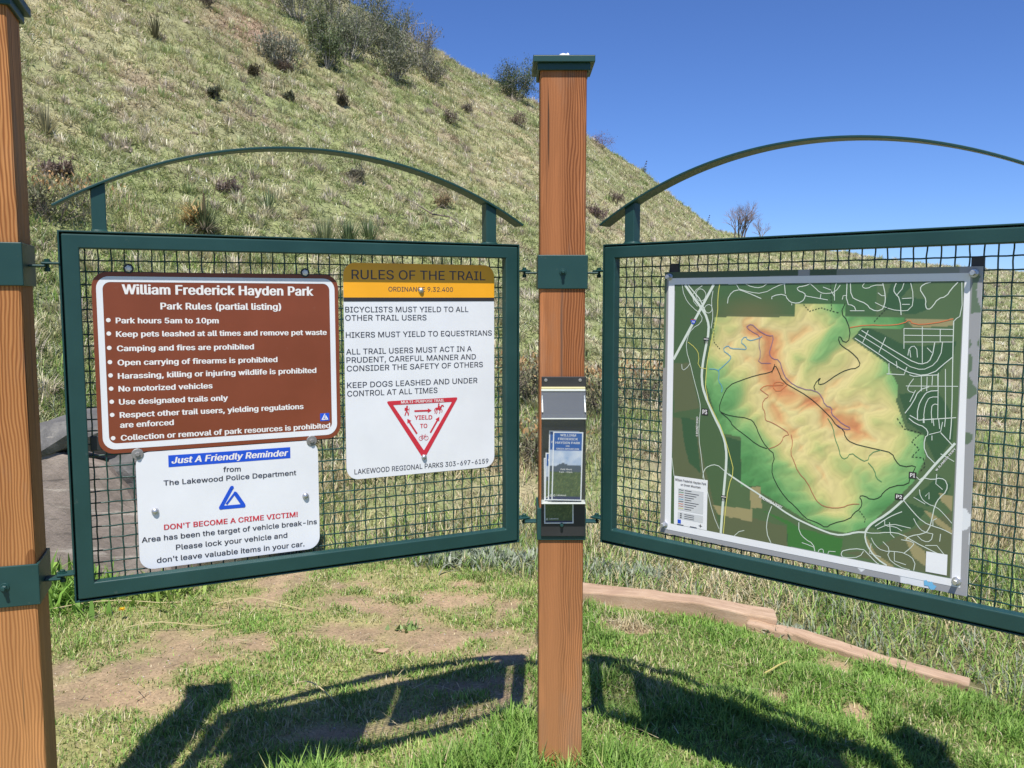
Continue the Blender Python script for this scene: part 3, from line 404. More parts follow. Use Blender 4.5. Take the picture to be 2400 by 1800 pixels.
parts.append(blade_arrays(np.stack([px_, py_, gz(px_, py_) - .004], 1), h, .0016 + .0012 * rng.random(n) + tall * .0012, rng.uniform(0, 6.283, n), rng.uniform(.1, 1.0, n) * (1 - .35 * tall), rng.uniform(.1, 1.0, n), c, c * 1.1))
tag(blades('lawn_grass', parts, M['leaf']), 'short green lawn grass thinning to bare soil in front of the hillside', 'grass', kind='stuff')
# rough grass between the edging beams and the hill
n = 230000; px_ = rng.uniform(-4.6, 5.4, n); py_ = np.where(rng.random(n) < .45, rng.uniform(2.4, 6.2, n), rng.uniform(2.4, 9.5, n)); cl = fbm(px_ * 2.3, py_ * 2.3, 111, 3); ok = (py_ > edge(px_) + .02) & offbeam(px_, py_) & frust(px_, py_, .7) & (rng.random(n) < .3 + 1.4 * np.clip(cl - .25, 0, 1))
px_, py_, cl = px_[ok], py_[ok], cl[ok]; n = len(px_); zz = np.maximum(gz(px_, py_), hillz(px_, py_)); far = np.clip((py_ - edge(px_)) / 1.6, .25, 1)
right = np.clip((px_ - .6) / 1.2, 0, 1)
f = rng.random(n); g = np.clip((fbm(px_ * .9, py_ * .9, 121, 3) - .30) * 2.8 + .45 * np.exp(-((py_ - edge(px_) - .4) / .8) ** 2), .2, .94)
c = np.where((f < g)[:, None], np.where((rng.random(n) < .3)[:, None], pick(GREY, n), np.where((rng.random(n) < .3)[:, None], pick(YEL, n), pick(GREEN, n))), pick(STRAW, n))
h = (.07 + .15 * rng.random(n) * far) * (.6 + cl * .8); ln = rng.uniform(.1, .9, n) + (f > g) * rng.uniform(0, .5, n)
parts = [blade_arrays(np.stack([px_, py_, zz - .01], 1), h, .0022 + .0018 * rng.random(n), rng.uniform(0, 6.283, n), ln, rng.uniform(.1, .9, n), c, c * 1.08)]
tag(blades('rough_grass', parts, M['leaf']), 'mixed green and straw rough grass at the foot of the hillside', 'grass', kind='stuff')
# tufts all over the hillside
n = 100000; azr = np.radians(rng.uniform(-38, 37, n)); u_ = rng.random(n)
D0 = np.interp(np.degrees(azr), HA[:, 0], HA[:, 3]); Dc = np.interp(np.degrees(azr), HA[:, 0], HA[:, 2])
D = D0 + .1 + (Dc * 1.04 - D0) * (.55 * u_ ** 1.9 + .45 * u_ ** 1.1); tx = D * np.sin(azr); ty = D * np.cos(azr); cl = fbm(tx * .9, ty * .9, 131, 3); ok = rng.random(n) < .45 + cl
tx, ty, D = tx[ok], ty[ok], D[ok]; n = len(tx); K = 9
bc = hill_col(tx, ty); f = rng.random(n)
bc = np.where((f < .15)[:, None], np.array([.62, .57, .40]), np.where((f < .22)[:, None], np.array([.36, .29, .23]), np.where((f > .82)[:, None], np.array([.19, .25, .09]), bc))) * (1 + rng.normal(0, .22, (n, 1)))
sc_ = (.035 + .05 * rng.random(n)) * (1 + D * .042); tx = np.repeat(tx, K); ty = np.repeat(ty, K); sc = np.repeat(sc_, K); D = np.repeat(D, K); bc = np.repeat(bc, K, 0) * (1 + rng.normal(0, .14, (n * K, 1)))
tx = tx + rng.normal(0, 1, n * K) * sc * .45; ty = ty + rng.normal(0, 1, n * K) * sc * .45
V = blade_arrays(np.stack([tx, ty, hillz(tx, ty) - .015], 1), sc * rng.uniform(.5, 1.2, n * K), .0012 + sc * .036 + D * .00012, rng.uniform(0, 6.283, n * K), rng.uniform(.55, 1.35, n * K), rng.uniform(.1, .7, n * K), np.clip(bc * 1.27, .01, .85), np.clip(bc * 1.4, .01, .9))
n = 5200; azr = np.radians(rng.uniform(-38, 37, n)); u_ = rng.random(n); D0 = np.interp(np.degrees(azr), HA[:, 0], HA[:, 3]); Dc = np.interp(np.degrees(azr), HA[:, 0], HA[:, 2]); D = D0 + .3 + (Dc * 1.0 - D0) * u_ ** 1.5; tx = D * np.sin(azr); ty = D * np.cos(azr); K = 34
bc = pick([(.60, .55, .38), (.55, .52, .34), (.47, .47, .27), (.62, .56, .43), (.42, .45, .25), (.32, .38, .17), (.44, .38, .31)], n, .08); sz = np.repeat((.06 + .07 * rng.random(n)) * (1 + D * .03), K); bc = np.repeat(bc, K, 0) * (1 + rng.normal(0, .12, (n * K, 1))); az2 = rng.uniform(0, 6.283, n * K); rr = sz * rng.random(n * K) * .5; tx = np.repeat(tx, K) + np.cos(az2) * rr; ty = np.repeat(ty, K) + np.sin(az2) * rr
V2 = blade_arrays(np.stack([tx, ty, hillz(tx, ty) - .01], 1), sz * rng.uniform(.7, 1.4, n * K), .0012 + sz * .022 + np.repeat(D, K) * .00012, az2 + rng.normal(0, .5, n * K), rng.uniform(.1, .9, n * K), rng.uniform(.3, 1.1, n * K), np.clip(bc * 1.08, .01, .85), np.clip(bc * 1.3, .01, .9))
tag(blades('hill_grass', [V, V2], M['leaf']), 'dry grey-green grass tufts covering the steep hillside', 'grass', kind='stuff')
def surf(x, y): return float(max(gz(x, y), hillz(x, y)))
# ---------------------------------------------------------------- plants
def shrub(name, label, cat, x, y, h, w, leafc, stemc, nst=14, nleaf=1500, ls=.05, group=None, z=None, tw=.35):
    t = thing(name, label, cat, (x, y, surf(x, y) - .03 if z is None else z), 0, group); st = MB(); tips = []
    for i in range(nst):
        az = rng.uniform(0, 6.283); sp = rng.uniform(.1, 1) ** .7; top = Vector((math.cos(az) * w / 2 * sp, math.sin(az) * w / 2 * sp, h * (1 - .5 * sp ** 2) * rng.uniform(.75, 1.02)))
        b = Vector((math.cos(az), math.sin(az), 0)) * .06 * w; mid = b.lerp(top, .5) + Vector(rng.normal(0, .05 * w, 3)); r0 = .012 * max(h, .4) + .003
        p = [b, mid, top]; st.tube(p, [r0, r0 * .6, r0 * .25], 4, False, stemc); tips.append((mid, top))
        for k in range(5):
            q0 = mid.lerp(top, rng.uniform(-.5, .9)); q1 = q0 + Vector(rng.normal(0, 1, 3)) * w * .16 + Vector((0, 0, h * .13)); st.tube([q0, q0.lerp(q1, .5) + Vector(rng.normal(0, .02, 3)) * w, q1], [r0 * .4, r0 * .28, r0 * .14], 3, False, stemc); tips.append((q0, q1))
    st.build('stems', M['twig'], t)
    idx = rng.integers(0, len(tips), nleaf); fr = rng.random(nleaf) ** .7
    P = np.array([list(tips[i][0].lerp(tips[i][1], f_)) for i, f_ in zip(idx, fr)]) + rng.normal(0, .055, (nleaf, 3)) * w; P[:, 2] = np.maximum(P[:, 2], .01)
    br = (1 + rng.normal(0, .2, len(tips)))[idx][:, None]; c = np.clip(np.array(leafc) * 1.5 * br * (1 + rng.normal(0, .2, (nleaf, 1))), .01, .8)
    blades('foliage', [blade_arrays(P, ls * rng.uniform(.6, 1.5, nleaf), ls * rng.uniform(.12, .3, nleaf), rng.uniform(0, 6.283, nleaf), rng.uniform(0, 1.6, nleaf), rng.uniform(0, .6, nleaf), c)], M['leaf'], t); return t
GT = (.36, .335, .30); BRN = (.20, .155, .125)
bush = 'mountain shrubs near the skyline'
for (x, y, h, w, lc, nl, lab) in [
    (-5.63, 23.76, 1.15, 1.7, (.15, .16, .11), 1500, 'wide grey-green shrub cut by the top edge of the photo'),
    (-4.61, 18.18, .85, 1.0, (.16, .165, .12), 1000, 'grey twiggy shrub lowest and leftmost of the hillside bushes, above the brown tuft'),
    (-4.57, 21.52, .95, 1.05, (.12, .145, .075), 1300, 'small green-grey shrub just right of the leftmost twiggy bush'),
    (-4.06, 19.9, .75, .85, (.10, .13, .06), 1100, 'low rounded shrub in the middle row of hillside bushes'),
    (-4.03, 22.46, 1.25, 1.3, (.135, .15, .09), 1600, 'leaning grey-green shrub in the centre of the bush group'),
    (-4.45, 28.2, 1.5, 1.7, (.115, .135, .085), 1700, 'tall dark shrub against the sky at the top of the bush group'),
    (-5.3, 27.0, 1.2, 1.5, (.13, .145, .09), 1300, 'half hidden shrub behind the bush group at the upper left'),
    (-2.99, 22.82, 1.1, 1.35, (.125, .135, .085), 1700, 'dense dark grey shrub lowest on the right of the bush group'),
    (-2.76, 27.56, 1.65, 1.35, (.16, .15, .11), 900, 'open twiggy shrub with bare branch tips against the blue sky'),
    (-3.75, 30.8, 1.3, 1.5, (.11, .13, .08), 1300, 'shrub on the skyline behind the open twiggy one'),
    (-4.2, 25.2, 1.25, 1.5, (.12, .135, .085), 1300, 'mid-grey shrub filling the gap above the centre of the bush group'),
    (-3.4, 25.6, 1.35, 1.4, (.105, .125, .075), 1500, 'dark shrub overlapping the open twiggy one from the left'),
    (-6.6, 25.5, .9, 1.3, (.14, .145, .10), 900, 'low shrub at the top edge left of the wide grey-green one'),
    (-2.35, 26.6, .8, 1.1, (.13, .135, .09), 900, 'low shrub at the right end of the bush group just under the skyline'),
    (.10, 34.4, 1.5, 1.75, (.075, .10, .05), 4200, 'rounded dark green bush on the skyline just left of the middle post')]:
    shrub('shrub', lab, 'shrub', x, y, h, w, lc, GT, 17, int(nl * 1.9), .055, bush)
low = 'low dark tufts on the hillside'
for (x, y, h, w, lc, lab) in [
    (-4.5, 17.9, .32, .5, (.105, .08, .06), 'dark brown low tuft below the leftmost twiggy bush'),
    (-6.55, 19.36, .35, .6, (.10, .085, .065), 'dark brown tuft at the top edge of the photo beside the bare soil'),
    (-4.7, 16.36, .25, .35, (.09, .08, .05), 'small dark tuft high on the hill left of the bushes'),
    (-4.61, 14.02, .28, .34, (.085, .095, .06), 'darkest small tuft, roughly above the middle of the left arch'),
    (-3.29, 17.5, .3, .42, (.085, .08, .055), 'grey-brown tuft on the hill to the right of the darkest one'),
    (-3.97, 16.1, .24, .3, (.09, .095, .06), 'little dark tuft between two larger ones on the mid hillside'),
    (-1.52, 21.66, .4, .8, (.18, .15, .12), 'purple-grey low tuft under the skyline shrubs'),
    (-1.22, 24.72, .4, .7, (.16, .14, .11), 'greyish tuft close to the skyline left of the middle post'),
    (.2, 27.54, .5, .9, (.17, .125, .105), 'reddish low tuft beside the middle post below the rounded bush'),
    (-4.54, 9.0, .22, .42, (.19, .145, .115), 'pinkish-brown low clump near the left post above the arch tip'),
    (-3.38, 10.68, .16, .5, (.21, .165, .14), 'flat mauve-brown clump above the big yucca'),
    (-2.35, 13.52, .25, .5, (.18, .17, .125), 'grey tuft seen just under the crown of the left arch'),
    (-1.12, 14.32, .25, .5, (.30, .24, .15), 'straw-coloured tuft above the dead branch'),
    (4.0, 40.5, .9, 1.8, (.17, .08, .065), 'rusty red bush on the skyline right of the middle post'),
    (2.0, 20.94, .4, .7, (.13, .09, .085), 'mauve tuft on the slope right of the middle post'),
    (2.97, 25.58, .45, .8, (.14, .11, .09), 'grey-brown tuft on the slope left of the right arch')]:
    shrub('low_shrub', lab, 'shrub', x, y, h * .8, w * .72, lc, BRN, 11, 900, .04, low)
def yucca(x, y, r, lab, leafc, dead=0, lift=1.0, name='yucca', n=110, stalk=0):
    t = thing(name, lab, 'yucca', (x, y, surf(x, y) - .01), 0, 'yuccas on the hillside'); az = rng.uniform(0, 6.283, n); ln = np.abs(rng.normal(.25, .75, n)); ln = np.clip(ln, .05, 1.5) / lift
    P = np.stack([np.cos(az), np.sin(az), 0 * az], 1) * r * .08; P[:, 2] += .02; c = np.clip(np.array(leafc) * (1 + rng.normal(0, .22, (n, 1))), .01, .8); tip = np.clip(c * 1.5 + .03, 0, .8)
    blades('leaves', [blade_arrays(P, r * rng.uniform(.75, 1.15, n), np.full(n, r * .02), az, ln, rng.uniform(-.1, .25, n), c, tip)], M['leaf'], t)
    if dead:
        n2 = int(n * .9); az = rng.normal(2.3, 1.1, n2); ln = rng.uniform(.0, .9, n2); P = np.stack([-.22 * r + rng.normal(0, .10, n2) * r, -.30 * r + rng.normal(0, .06, n2) * r, r * .18 + np.abs(rng.normal(0, .26, n2)) * r], 1)
        blades('dead_leaves', [blade_arrays(P, r * rng.uniform(.3, .65, n2), np.full(n2, r * .024), az, ln + .6, rng.uniform(0, .6, n2), pick([(.62, .42, .17), (.52, .35, .14), (.66, .50, .24)], n2))], M['leaf'], t)
        m_ = MB(); m_.tube([(.0, -.1 * r, 0), (.02, -.1 * r, r * .8), (.05 * r, -.1 * r, r * 1.2)], [.02, .018, .008], 6, True, (.10, .07, .04)); m_.build('stalk', M['twig'], t)
        n3 = 90; az = rng.uniform(0, 6.283, n3); blades('skirt', [blade_arrays(np.stack([np.cos(az) * r * .2, np.sin(az) * r * .2, .05 + 0 * az], 1), r * rng.uniform(.5, .8, n3), np.full(n3, r * .02), az, rng.uniform(1.2, 1.7, n3), rng.uniform(0, .3, n3), pick([(.24, .21, .17), (.33, .29, .23)], n3))], M['leaf'], t)
    if stalk:
        m_ = MB(); m_.tube([(0, 0, 0), (.05, 0, stalk * .6), (.16, 0, stalk)], [.012, .010, .008], 5, True, (.08, .06, .045))
        for k in range(4): m_.lathe((.16 - .02 * k, 0, stalk - k * .13), (1, 0, .6), [(.01, -.04), (.035, 0), (.01, .04)], 6); m_.c += [(.06, .045, .035)] * 18
        m_.build('seed_stalk', M['twig'], t)
    return t
YG = (.14, .19, .085)
yucca(-3.27, 9.45, .36, 'large yucca with a dead tan crown and grey skirt behind the left arch', (.12, .15, .07), 1, 1.0, n=170)
yucca(-2.2, 10.5, .40, 'leftmost of three green yuccas just above the left frame top rail', (.22, .25, .12), 0, 1.5)
yucca(-1.98, 10.75, .33, 'middle of three green yuccas just above the left frame top rail', (.12, .17, .075), 0, 1.5)
yucca(-1.80, 11.2, .34, 'rightmost of three green yuccas just above the left frame top rail', (.14, .19, .08), 0, 1.3)
yucca(-2.92, 10.68, .33, 'soft green yucca between the big dead-crowned one and the trio', (.15, .20, .10), 0, 1.2, n=60)
yucca(-5.1, 9.84, .33, 'dry pale yucca close to the right edge of the left post', (.28, .26, .15), 0, 1.2, n=70)
yucca(-6.05, 15.4, .4, 'upright brownish yucca high on the left hillside', (.16, .15, .08), 0, 1.8, n=50)
for (x, y, st, lab) in [(11.95, 54.6, .62, 'skyline yucca with a leaning seed stalk left of the bare tree'), (6.75, 46.0, .6, 'skyline yucca with a thin seed stalk above the right arch bracket')]:
    yucca(x, y, .32, lab, (.16, .19, .09), 0, 1.2, n=50, stalk=st)
# bare trees
def tree(label, x, y, H, w, tc, seed, depth=5):
    r_ = random.Random(seed); t = thing('bare_tree', label, 'tree', (x, y, surf(x, y) - .1), 0, 'leafless trees on the far ridge'); tr = MB(); cr = MB()
    def grow(p, d, L, r, lv):
        q = p + d * L; mid = p.lerp(q, .5) + Vector((r_.gauss(0, .05), r_.gauss(0, .05), 0)) * L; (tr if lv < 2 else cr).tube([p, mid, q], [r, r * .85, r * .68], 5 if lv < 3 else 3, False, tc if lv < 3 else (.27, .20, .185))
        if lv >= depth: return
        for k in range(3 if lv < 4 else 2):
            nd = (d + Vector((r_.gauss(0, .42), r_.gauss(0, .42), r_.gauss(.08, .2))) * (1 if lv else .8)).normalized(); grow(p.lerp(q, r_.uniform(.55, 1)), nd, L * r_.uniform(.62, .85), r * .55, lv + 1)
    for k in range(w): grow(Vector((r_.gauss(0, .12), r_.gauss(0, .12), 0)), Vector((r_.gauss(0, .34), r_.gauss(0, .3), 1)).normalized(), H * .3, H * .018, 0)
    tr.build('trunk', M['twig'], t); cr.build('crown', M['twig'], t)
tree('bare grey cottonwood with many upright branches on the ridge', 14.55, 56.5, 3.1, 5, (.15, .125, .115), 5)
tree('small sparse bare tree to the right of the larger leafless tree', 17.6, 63.0, 2.3, 2, (.25, .21, .16), 9)
# clumps between the posts and behind the panels
rb = 'rabbitbrush clumps with tan seed heads'
for (x, y, h, w, lab) in [(.16, 8.3, .45, .75, 'tan-tipped twiggy clump seen left of the middle post'), (.86, 8.4, .5, .8, 'tan-tipped twiggy clump seen right of the middle post'), (1.5, 9.2, .5, 1.0, 'orange-tan clump behind the left end of the map'), (.30, 6.9, .38, .7, 'dark twiggy clump low beside the leaflet holder'), (-1.0, 8.9, .35, .9, 'tan-tipped clump behind the upper left mesh'), (-4.25, 8.3, .4, .8, 'tan-tipped clump beside the left post clamp')]:
    t = shrub('rabbitbrush', lab, 'shrub', x, y, h, w, (.17, .17, .10), (.21, .17, .14), 16, 700, .045, rb)
    k = 160; P = rng.normal(0, 1, (k, 3)) * np.array([w * .27, w * .27, h * .1]) + np.array([0, 0, h * .9]); az = rng.uniform(0, 6.283, k)
    blades('seed_heads', [blade_arrays(P, rng.uniform(.03, .06, k), np.full(k, .011), az, rng.uniform(0, 1.3, k), rng.uniform(0, .5, k), pick([(.52, .33, .15), (.58, .40, .2), (.45, .27, .12)], k))], M['leaf'], t)
def rosette(name, lab, cat, x, y, r, cols, n, group, wf=.14, spread=1.0, z=None, hf=1.0):
    P = np.stack([rng.normal(0, .5, n) * r, rng.normal(0, .35, n) * r, np.zeros(n)], 1); zb = surf(x, y); P[:, 2] = [surf(x + a_, y + b_) - zb for a_, b_ in P[:, :2]]
    t = blades(name, [blade_arrays(P, r * hf * rng.uniform(.3, .75, n), r * wf * rng.uniform(.4, 1, n) * .6, rng.uniform(0, 6.283, n), rng.uniform(.1, 1.2, n) * spread, rng.uniform(-.2, .8, n), pick(cols, n, .14))], M['leaf'])
    t.location = (x, y, zb); return tag(t, lab, cat, group)
SIL = [(.35, .40, .29), (.43, .46, .37), (.27, .33, .19)]
sv = 'silvery leaved plants along the edging'
for (x, y, r, n, lab) in [(-.28, 5.0, .24, 160, 'silvery plant seen under the left panel beside the middle post'), (-.02, 4.95, .2, 120, 'silvery plant hard against the left side of the middle post'), (.52, 4.75, .2, 150, 'silvery plant behind the beam right of the middle post'), (.72, 4.7, .16, 110, 'smaller silvery plant under the left end of the map panel'), (1.27, 3.97, .13, 80, 'silvery plant in the gap between the two edging beams'), (.46, 4.24, .08, 30, 'tiny silvery sprig in front of the long edging beam'), (.98, 4.55, .10, 50, 'silvery sprig under the map panel bottom rail')]:
    rosette('silver_plant', lab, 'plant', x, y, r, SIL, int(n * 2.2), sv, .10, 1.0, None, .62)
rosette('weed_clump', 'bright green leafy weeds between the left post and the panel', 'weed', -2.2, 4.25, .26, [(.20, .36, .06), (.26, .42, .08), (.16, .30, .05)], 520, 'broad leaved weeds', .09)
rosette('weed_clump', 'yellow-green weeds growing at the foot of the big boulder', 'weed', -1.78, 4.32, .2, [(.28, .40, .08), (.34, .44, .11)], 200, 'broad leaved weeds', .08)
for (x, y, r, lab) in [(-.05, 2.75, .12, 'broad pale leaf weed in tall grass left of the middle post foot'), (.05, 2.68, .09, 'broad leaf weed hard beside the middle post foot'), (-.48, 3.9, .07, 'dark little weed alone on the bare soil')]:
    rosette('weed_clump', lab, 'weed', x, y, r, [(.26, .38, .12), (.32, .44, .17)], 26, 'broad leaved weeds', .30)
for (x, y, r, n, lab) in [(3.1, 5.6, .75, 420, 'tall pale dry bunchgrass behind the right end of the mesh'), (2.55, 5.2, .5, 260, 'shorter dry bunchgrass behind the lower right corner of the map'), (3.9, 7.0, .7, 300, 'dry bunchgrass furthest right behind the mesh'), (2.6, 8.0, .6, 200, 'dry bunchgrass behind the upper right of the map')]:
    rosette('bunchgrass', lab, 'grass clump', x, y, r, STRAW + [(.36, .33, .17)], n, 'dry bunchgrass behind the map panel', .012, .75)
rosette('straw_patch', 'round patch of dead straw on the lawn right of the middle post', 'straw', .54, 3.93, .15, STRAW, 260, None, .03, 1.6)
rosette('straw_patch', 'small patch of dead straw in the lawn above the map shadow', 'straw', 1.02, 3.28, .07, STRAW, 90, None, .03, 1.6)
def stalk(x0, y0, x1, y1, sag, lab, col=(.60, .50, .27), r=.0022):
    P = []; n = 8; zb = surf((x0 + x1) / 2, (y0 + y1) / 2)
    for i in range(n + 1):
        f_ = i / n; x = x0 + (x1 - x0) * f_; y = y0 + (y1 - y0) * f_ + math.sin(f_ * 3) * sag; P.append((x, y, surf(x, y) + .03 + (.02 * math.sin(f_ * 5) if sag else 0)))
    m_ = MB((x0, y0, zb)); m_.tube(P, [r] * n + [r * .4], 4, True, col); o = m_.build('dry_stalk', M['twig']); o.location = (x0, y0, zb); tag(o, lab, 'stalk', 'dry stalks lying on the lawn')
stalk(-2.25, 3.98, -1.55, 4.2, .05, 'long dry stalk lying beside the left post'); stalk(-1.75, 3.85, -1.3, 3.96, -.03, 'short dry stalk lying below the long one'); stalk(-1.45, 4.15, -.95, 4.12, .04, 'dry stalk lying near the yellow dandelion'); stalk(-.85, 3.28, -.62, 3.1, .03, 'thin stalk lying across the left panel shadow'); stalk(1.02, 3.42, 1.16, 3.55, .0, 'stiff straw-coloured stalk on the lawn right of the shadow', (.66, .56, .2), .003)
def flower(x, y, lab, h=.05):
    t = thing('dandelion', lab, 'flower', (x, y, surf(x, y)), 0, 'yellow flowers in the grass'); m_ = MB(); m_.tube([(0, 0, 0), (.004, 0, h)], .0015, 5, True, (.2, .28, .08)); m_.build('stem', M['twig'], t)
    k = 40; az = rng.uniform(0, 6.283, k); blades('petals', [blade_arrays(np.tile([.004, 0, h], (k, 1)), rng.uniform(.012, .022, k), np.full(k, .003), az, rng.uniform(.6, 1.5, k), np.zeros(k), pick([(.85, .55, .02)], k, .08))], M['leaf'], t)
flower(-1.84, 4.02, 'yellow dandelion beside the long dry stalks'); flower(.86, 4.78, 'small yellow flower seen below the map panel', .12); flower(.95, 5.0, 'small yellow flower seen through the mesh beside the map', .3)
# dead branch on the slope
m_ = MB(); zb = surf(-1.2, 13.4); B0 = [(-1.8, 13.5), (-1.5, 13.62), (-1.2, 13.5), (-.95, 13.6), (-.62, 13.4)]
m_.tube([(x, y, surf(x, y) + .07) for x, y in B0], [.006, .010, .014, .012, .006], 5, True, (.20, .165, .13)); m_.tube([(-1.25, 13.45, surf(-1.25, 13.45) + .07), (-1.05, 13.5, surf(-1.05, 13.5) + .25), (-.8, 13.4, surf(-.8, 13.4) + .12)], [.012, .009, .004], 4, True, (.18, .15, .12))
m_.off = (-1.25, 13.4, zb); o = m_.build('dead_branch', M['twig']); o.location = (-1.25, 13.4, zb); tag(o, 'thin dead branch lying on the slope near the right end of the left arch', 'branch')
# rocks
def boulder(name, pts, m, label, cat, loc, seed, amp=.03, cuts=5, group=None):
    bm = bmesh.new()
    for p in pts: bm.verts.new(p)
    r_ = bmesh.ops.convex_hull(bm, input=bm.verts); bmesh.ops.delete(bm, geom=[g_ for g_ in r_['geom_interior'] if isinstance(g_, bmesh.types.BMVert)], context='VERTS')
    bmesh.ops.triangulate(bm, faces=bm.faces); bmesh.ops.subdivide_edges(bm, edges=bm.edges, cuts=cuts, use_grid_fill=True); bmesh.ops.triangulate(bm, faces=bm.faces)
    co = np.array([v.co[:] for v in bm.verts]); s = 2.2 / max(np.ptp(co, 0).max(), .1)
    q = fbm(co[:, 0] * s * 1.7 + co[:, 1] * s, co[:, 2] * s * 1.7 - co[:, 1] * s * .7, seed, 4) - .5; q2 = np.round(fbm(co[:, 0] * s * 2.5 + co[:, 2] * 3 * s, co[:, 2] * s * 4, seed + 5, 2) * 5) / 5 - .5
    bm.normal_update()
    for v, a_, b_ in zip(bm.verts, q, q2): v.co += v.normal * (a_ * 2 * amp + b_ * amp * .5)
    me = bpy.data.meshes.new(name); bm.to_mesh(me); bm.free(); o = link(name, me, m); o.location = loc; return tag(o, label, cat, group)
def slab(front, y0, y1, tilt):            # an outline with depth, leaning back by tilt
    zs = [p[1] for p in front]; zm = min(zs); return [(x, y0 + (z - zm) * tilt, z) for x, z in front] + [(x * .96, y1 + (z - zm) * tilt * .5, z * .93) for x, z in front]
boulder('boulder', slab([(-1.1, -.08), (.70, -.08), (.60, .06), (.46, .30), (.30, .52), (.17, .64), (-.02, .66), (-.22, .72), (-.7, .76), (-1.1, .7)], 0, .5, .30), M['rock_brown'], 'big flat-faced brown-grey boulder behind the left panel', 'boulder', (-2.35, 4.42, -.02), 3, .028, 9)
def chunk(r_, sx, sy, sz, n=18, rot=0):
    q = np.random.default_rng(r_).normal(0, 1, (n, 3)); q /= np.linalg.norm(q, axis=1)[:, None]; q = np.sign(q) * np.abs(q) ** .75 * np.array([sx, sy, sz]); c_, s_ = math.cos(rot), math.sin(rot); return [(x * c_ - z * s_, y, x * s_ + z * c_) for x, y, z in q]
boulder('boulder', chunk(4, .25, .2, .105, 13, .25), M['rock_dark'], 'dark jagged rock resting on the big boulder beside the left post', 'boulder', (-2.47, 4.78, .76), 13, .018, 2)
boulder('boulder', chunk(8, .17, .17, .16, 16, -.3), M['rock_dark'], 'angular dark rock wedged on the big boulder behind the frame upright', 'boulder', (-2.22, 4.80, .78), 17, .018, 2)
boulder('boulder', chunk(12, .55, .35, .50, 26, -.75), M['rock_quartz'], 'grey boulder with white quartz partly hidden by the white police sign', 'boulder', (-1.68, 5.0, .36), 23, .05, 6)
boulder('boulder', chunk(15, .2, .2, .2, 16, .4), M['rock_dark'], 'dark wedge of rock between the big boulder and the quartz one', 'boulder', (-2.0, 4.82, .62), 33, .035, 4)
for i in range(22):
    az = R(rng.uniform(-26, 10)); d_ = rng.uniform(9.5, 24); x, y = d_ * math.sin(az), d_ * math.cos(az); s = rng.uniform(.04, .08) * (1 + d_ * .02); pts = rng.normal(0, 1, (14, 3)); pts /= np.linalg.norm(pts, axis=1)[:, None]; pts *= np.array([s, s * .8, s * .6])
    boulder('hill_rock', [tuple(p) for p in pts], M['rock_pale'], 'small pale rock half sunk in the hillside grass', 'rock', (x, y, surf(x, y) + s * .15), 40 + i, s * .1, 2, 'small pale rocks scattered over the hillside')
pts = rng.normal(0, 1, (12, 3)); pts /= np.linalg.norm(pts, axis=1)[:, None]; boulder('stone', [tuple(p * np.array([.035, .03, .02])) for p in pts], M['beam'], 'single reddish stone on the bare soil above the left panel shadow', 'stone', (-.56, 3.64, surf(-.56, 3.64) + .008), 77, .004, 2)
# pebbles and gravel grit on the bare soil
n = 2600; px_ = rng.uniform(-2.4, .6, n); py_ = rng.uniform(2.9, 4.7, n); ok = (rng.random(n) < dirt(px_, py_)) & (py_ < edge(px_)); px_, py_ = px_[ok], py_[ok]; n = len(px_); r = .002 + .005 * rng.random(n) ** 3
o8 = np.array([(1, 0, 0), (-1, 0, 0), (0, 1, 0), (0, -1, 0), (0, 0, .7), (0, 0, -.7)]); V = (np.stack([px_, py_, gz(px_, py_) + .001], 1)[:, None] + o8[None] * r[:, None, None] * rng.uniform(.6, 1.3, (n, 6, 1))).reshape(-1, 3)
tf = np.array([(0, 2, 4), (2, 1, 4), (1, 3, 4), (3, 0, 4), (2, 0, 5), (1, 2, 5), (3, 1, 5), (0, 3, 5)]); T = (np.arange(n)[:, None, None] * 6 + tf[None]).reshape(-1, 3); c = np.repeat(pick([(.40, .30, .22), (.48, .38, .29), (.30, .2, .14), (.5, .44, .38)], n), 6, 0)
tag(np_mesh('pebbles', V, None, T, c, M['twig']), 'tiny pebbles scattered on the bare pinkish soil', 'gravel', kind='stuff')
n = 900; px_ = rng.uniform(-2.5, 1.9, n); py_ = rng.uniform(2.8, 5.2, n); c = pick(STRAW, n)
tag(blades('straw_litter', [blade_arrays(np.stack([px_, py_, np.maximum(gz(px_, py_), hillz(px_, py_)) + .012 + .012 * rng.random(n)], 1), rng.uniform(.03, .12, n), rng.uniform(.0009, .0018, n), rng.uniform(0, 6.283, n), rng.uniform(1.35, 1.6, n), rng.uniform(-.15, .2, n), c)], M['leaf']), 'loose dead straw lying over the lawn and soil', 'straw', kind='stuff')
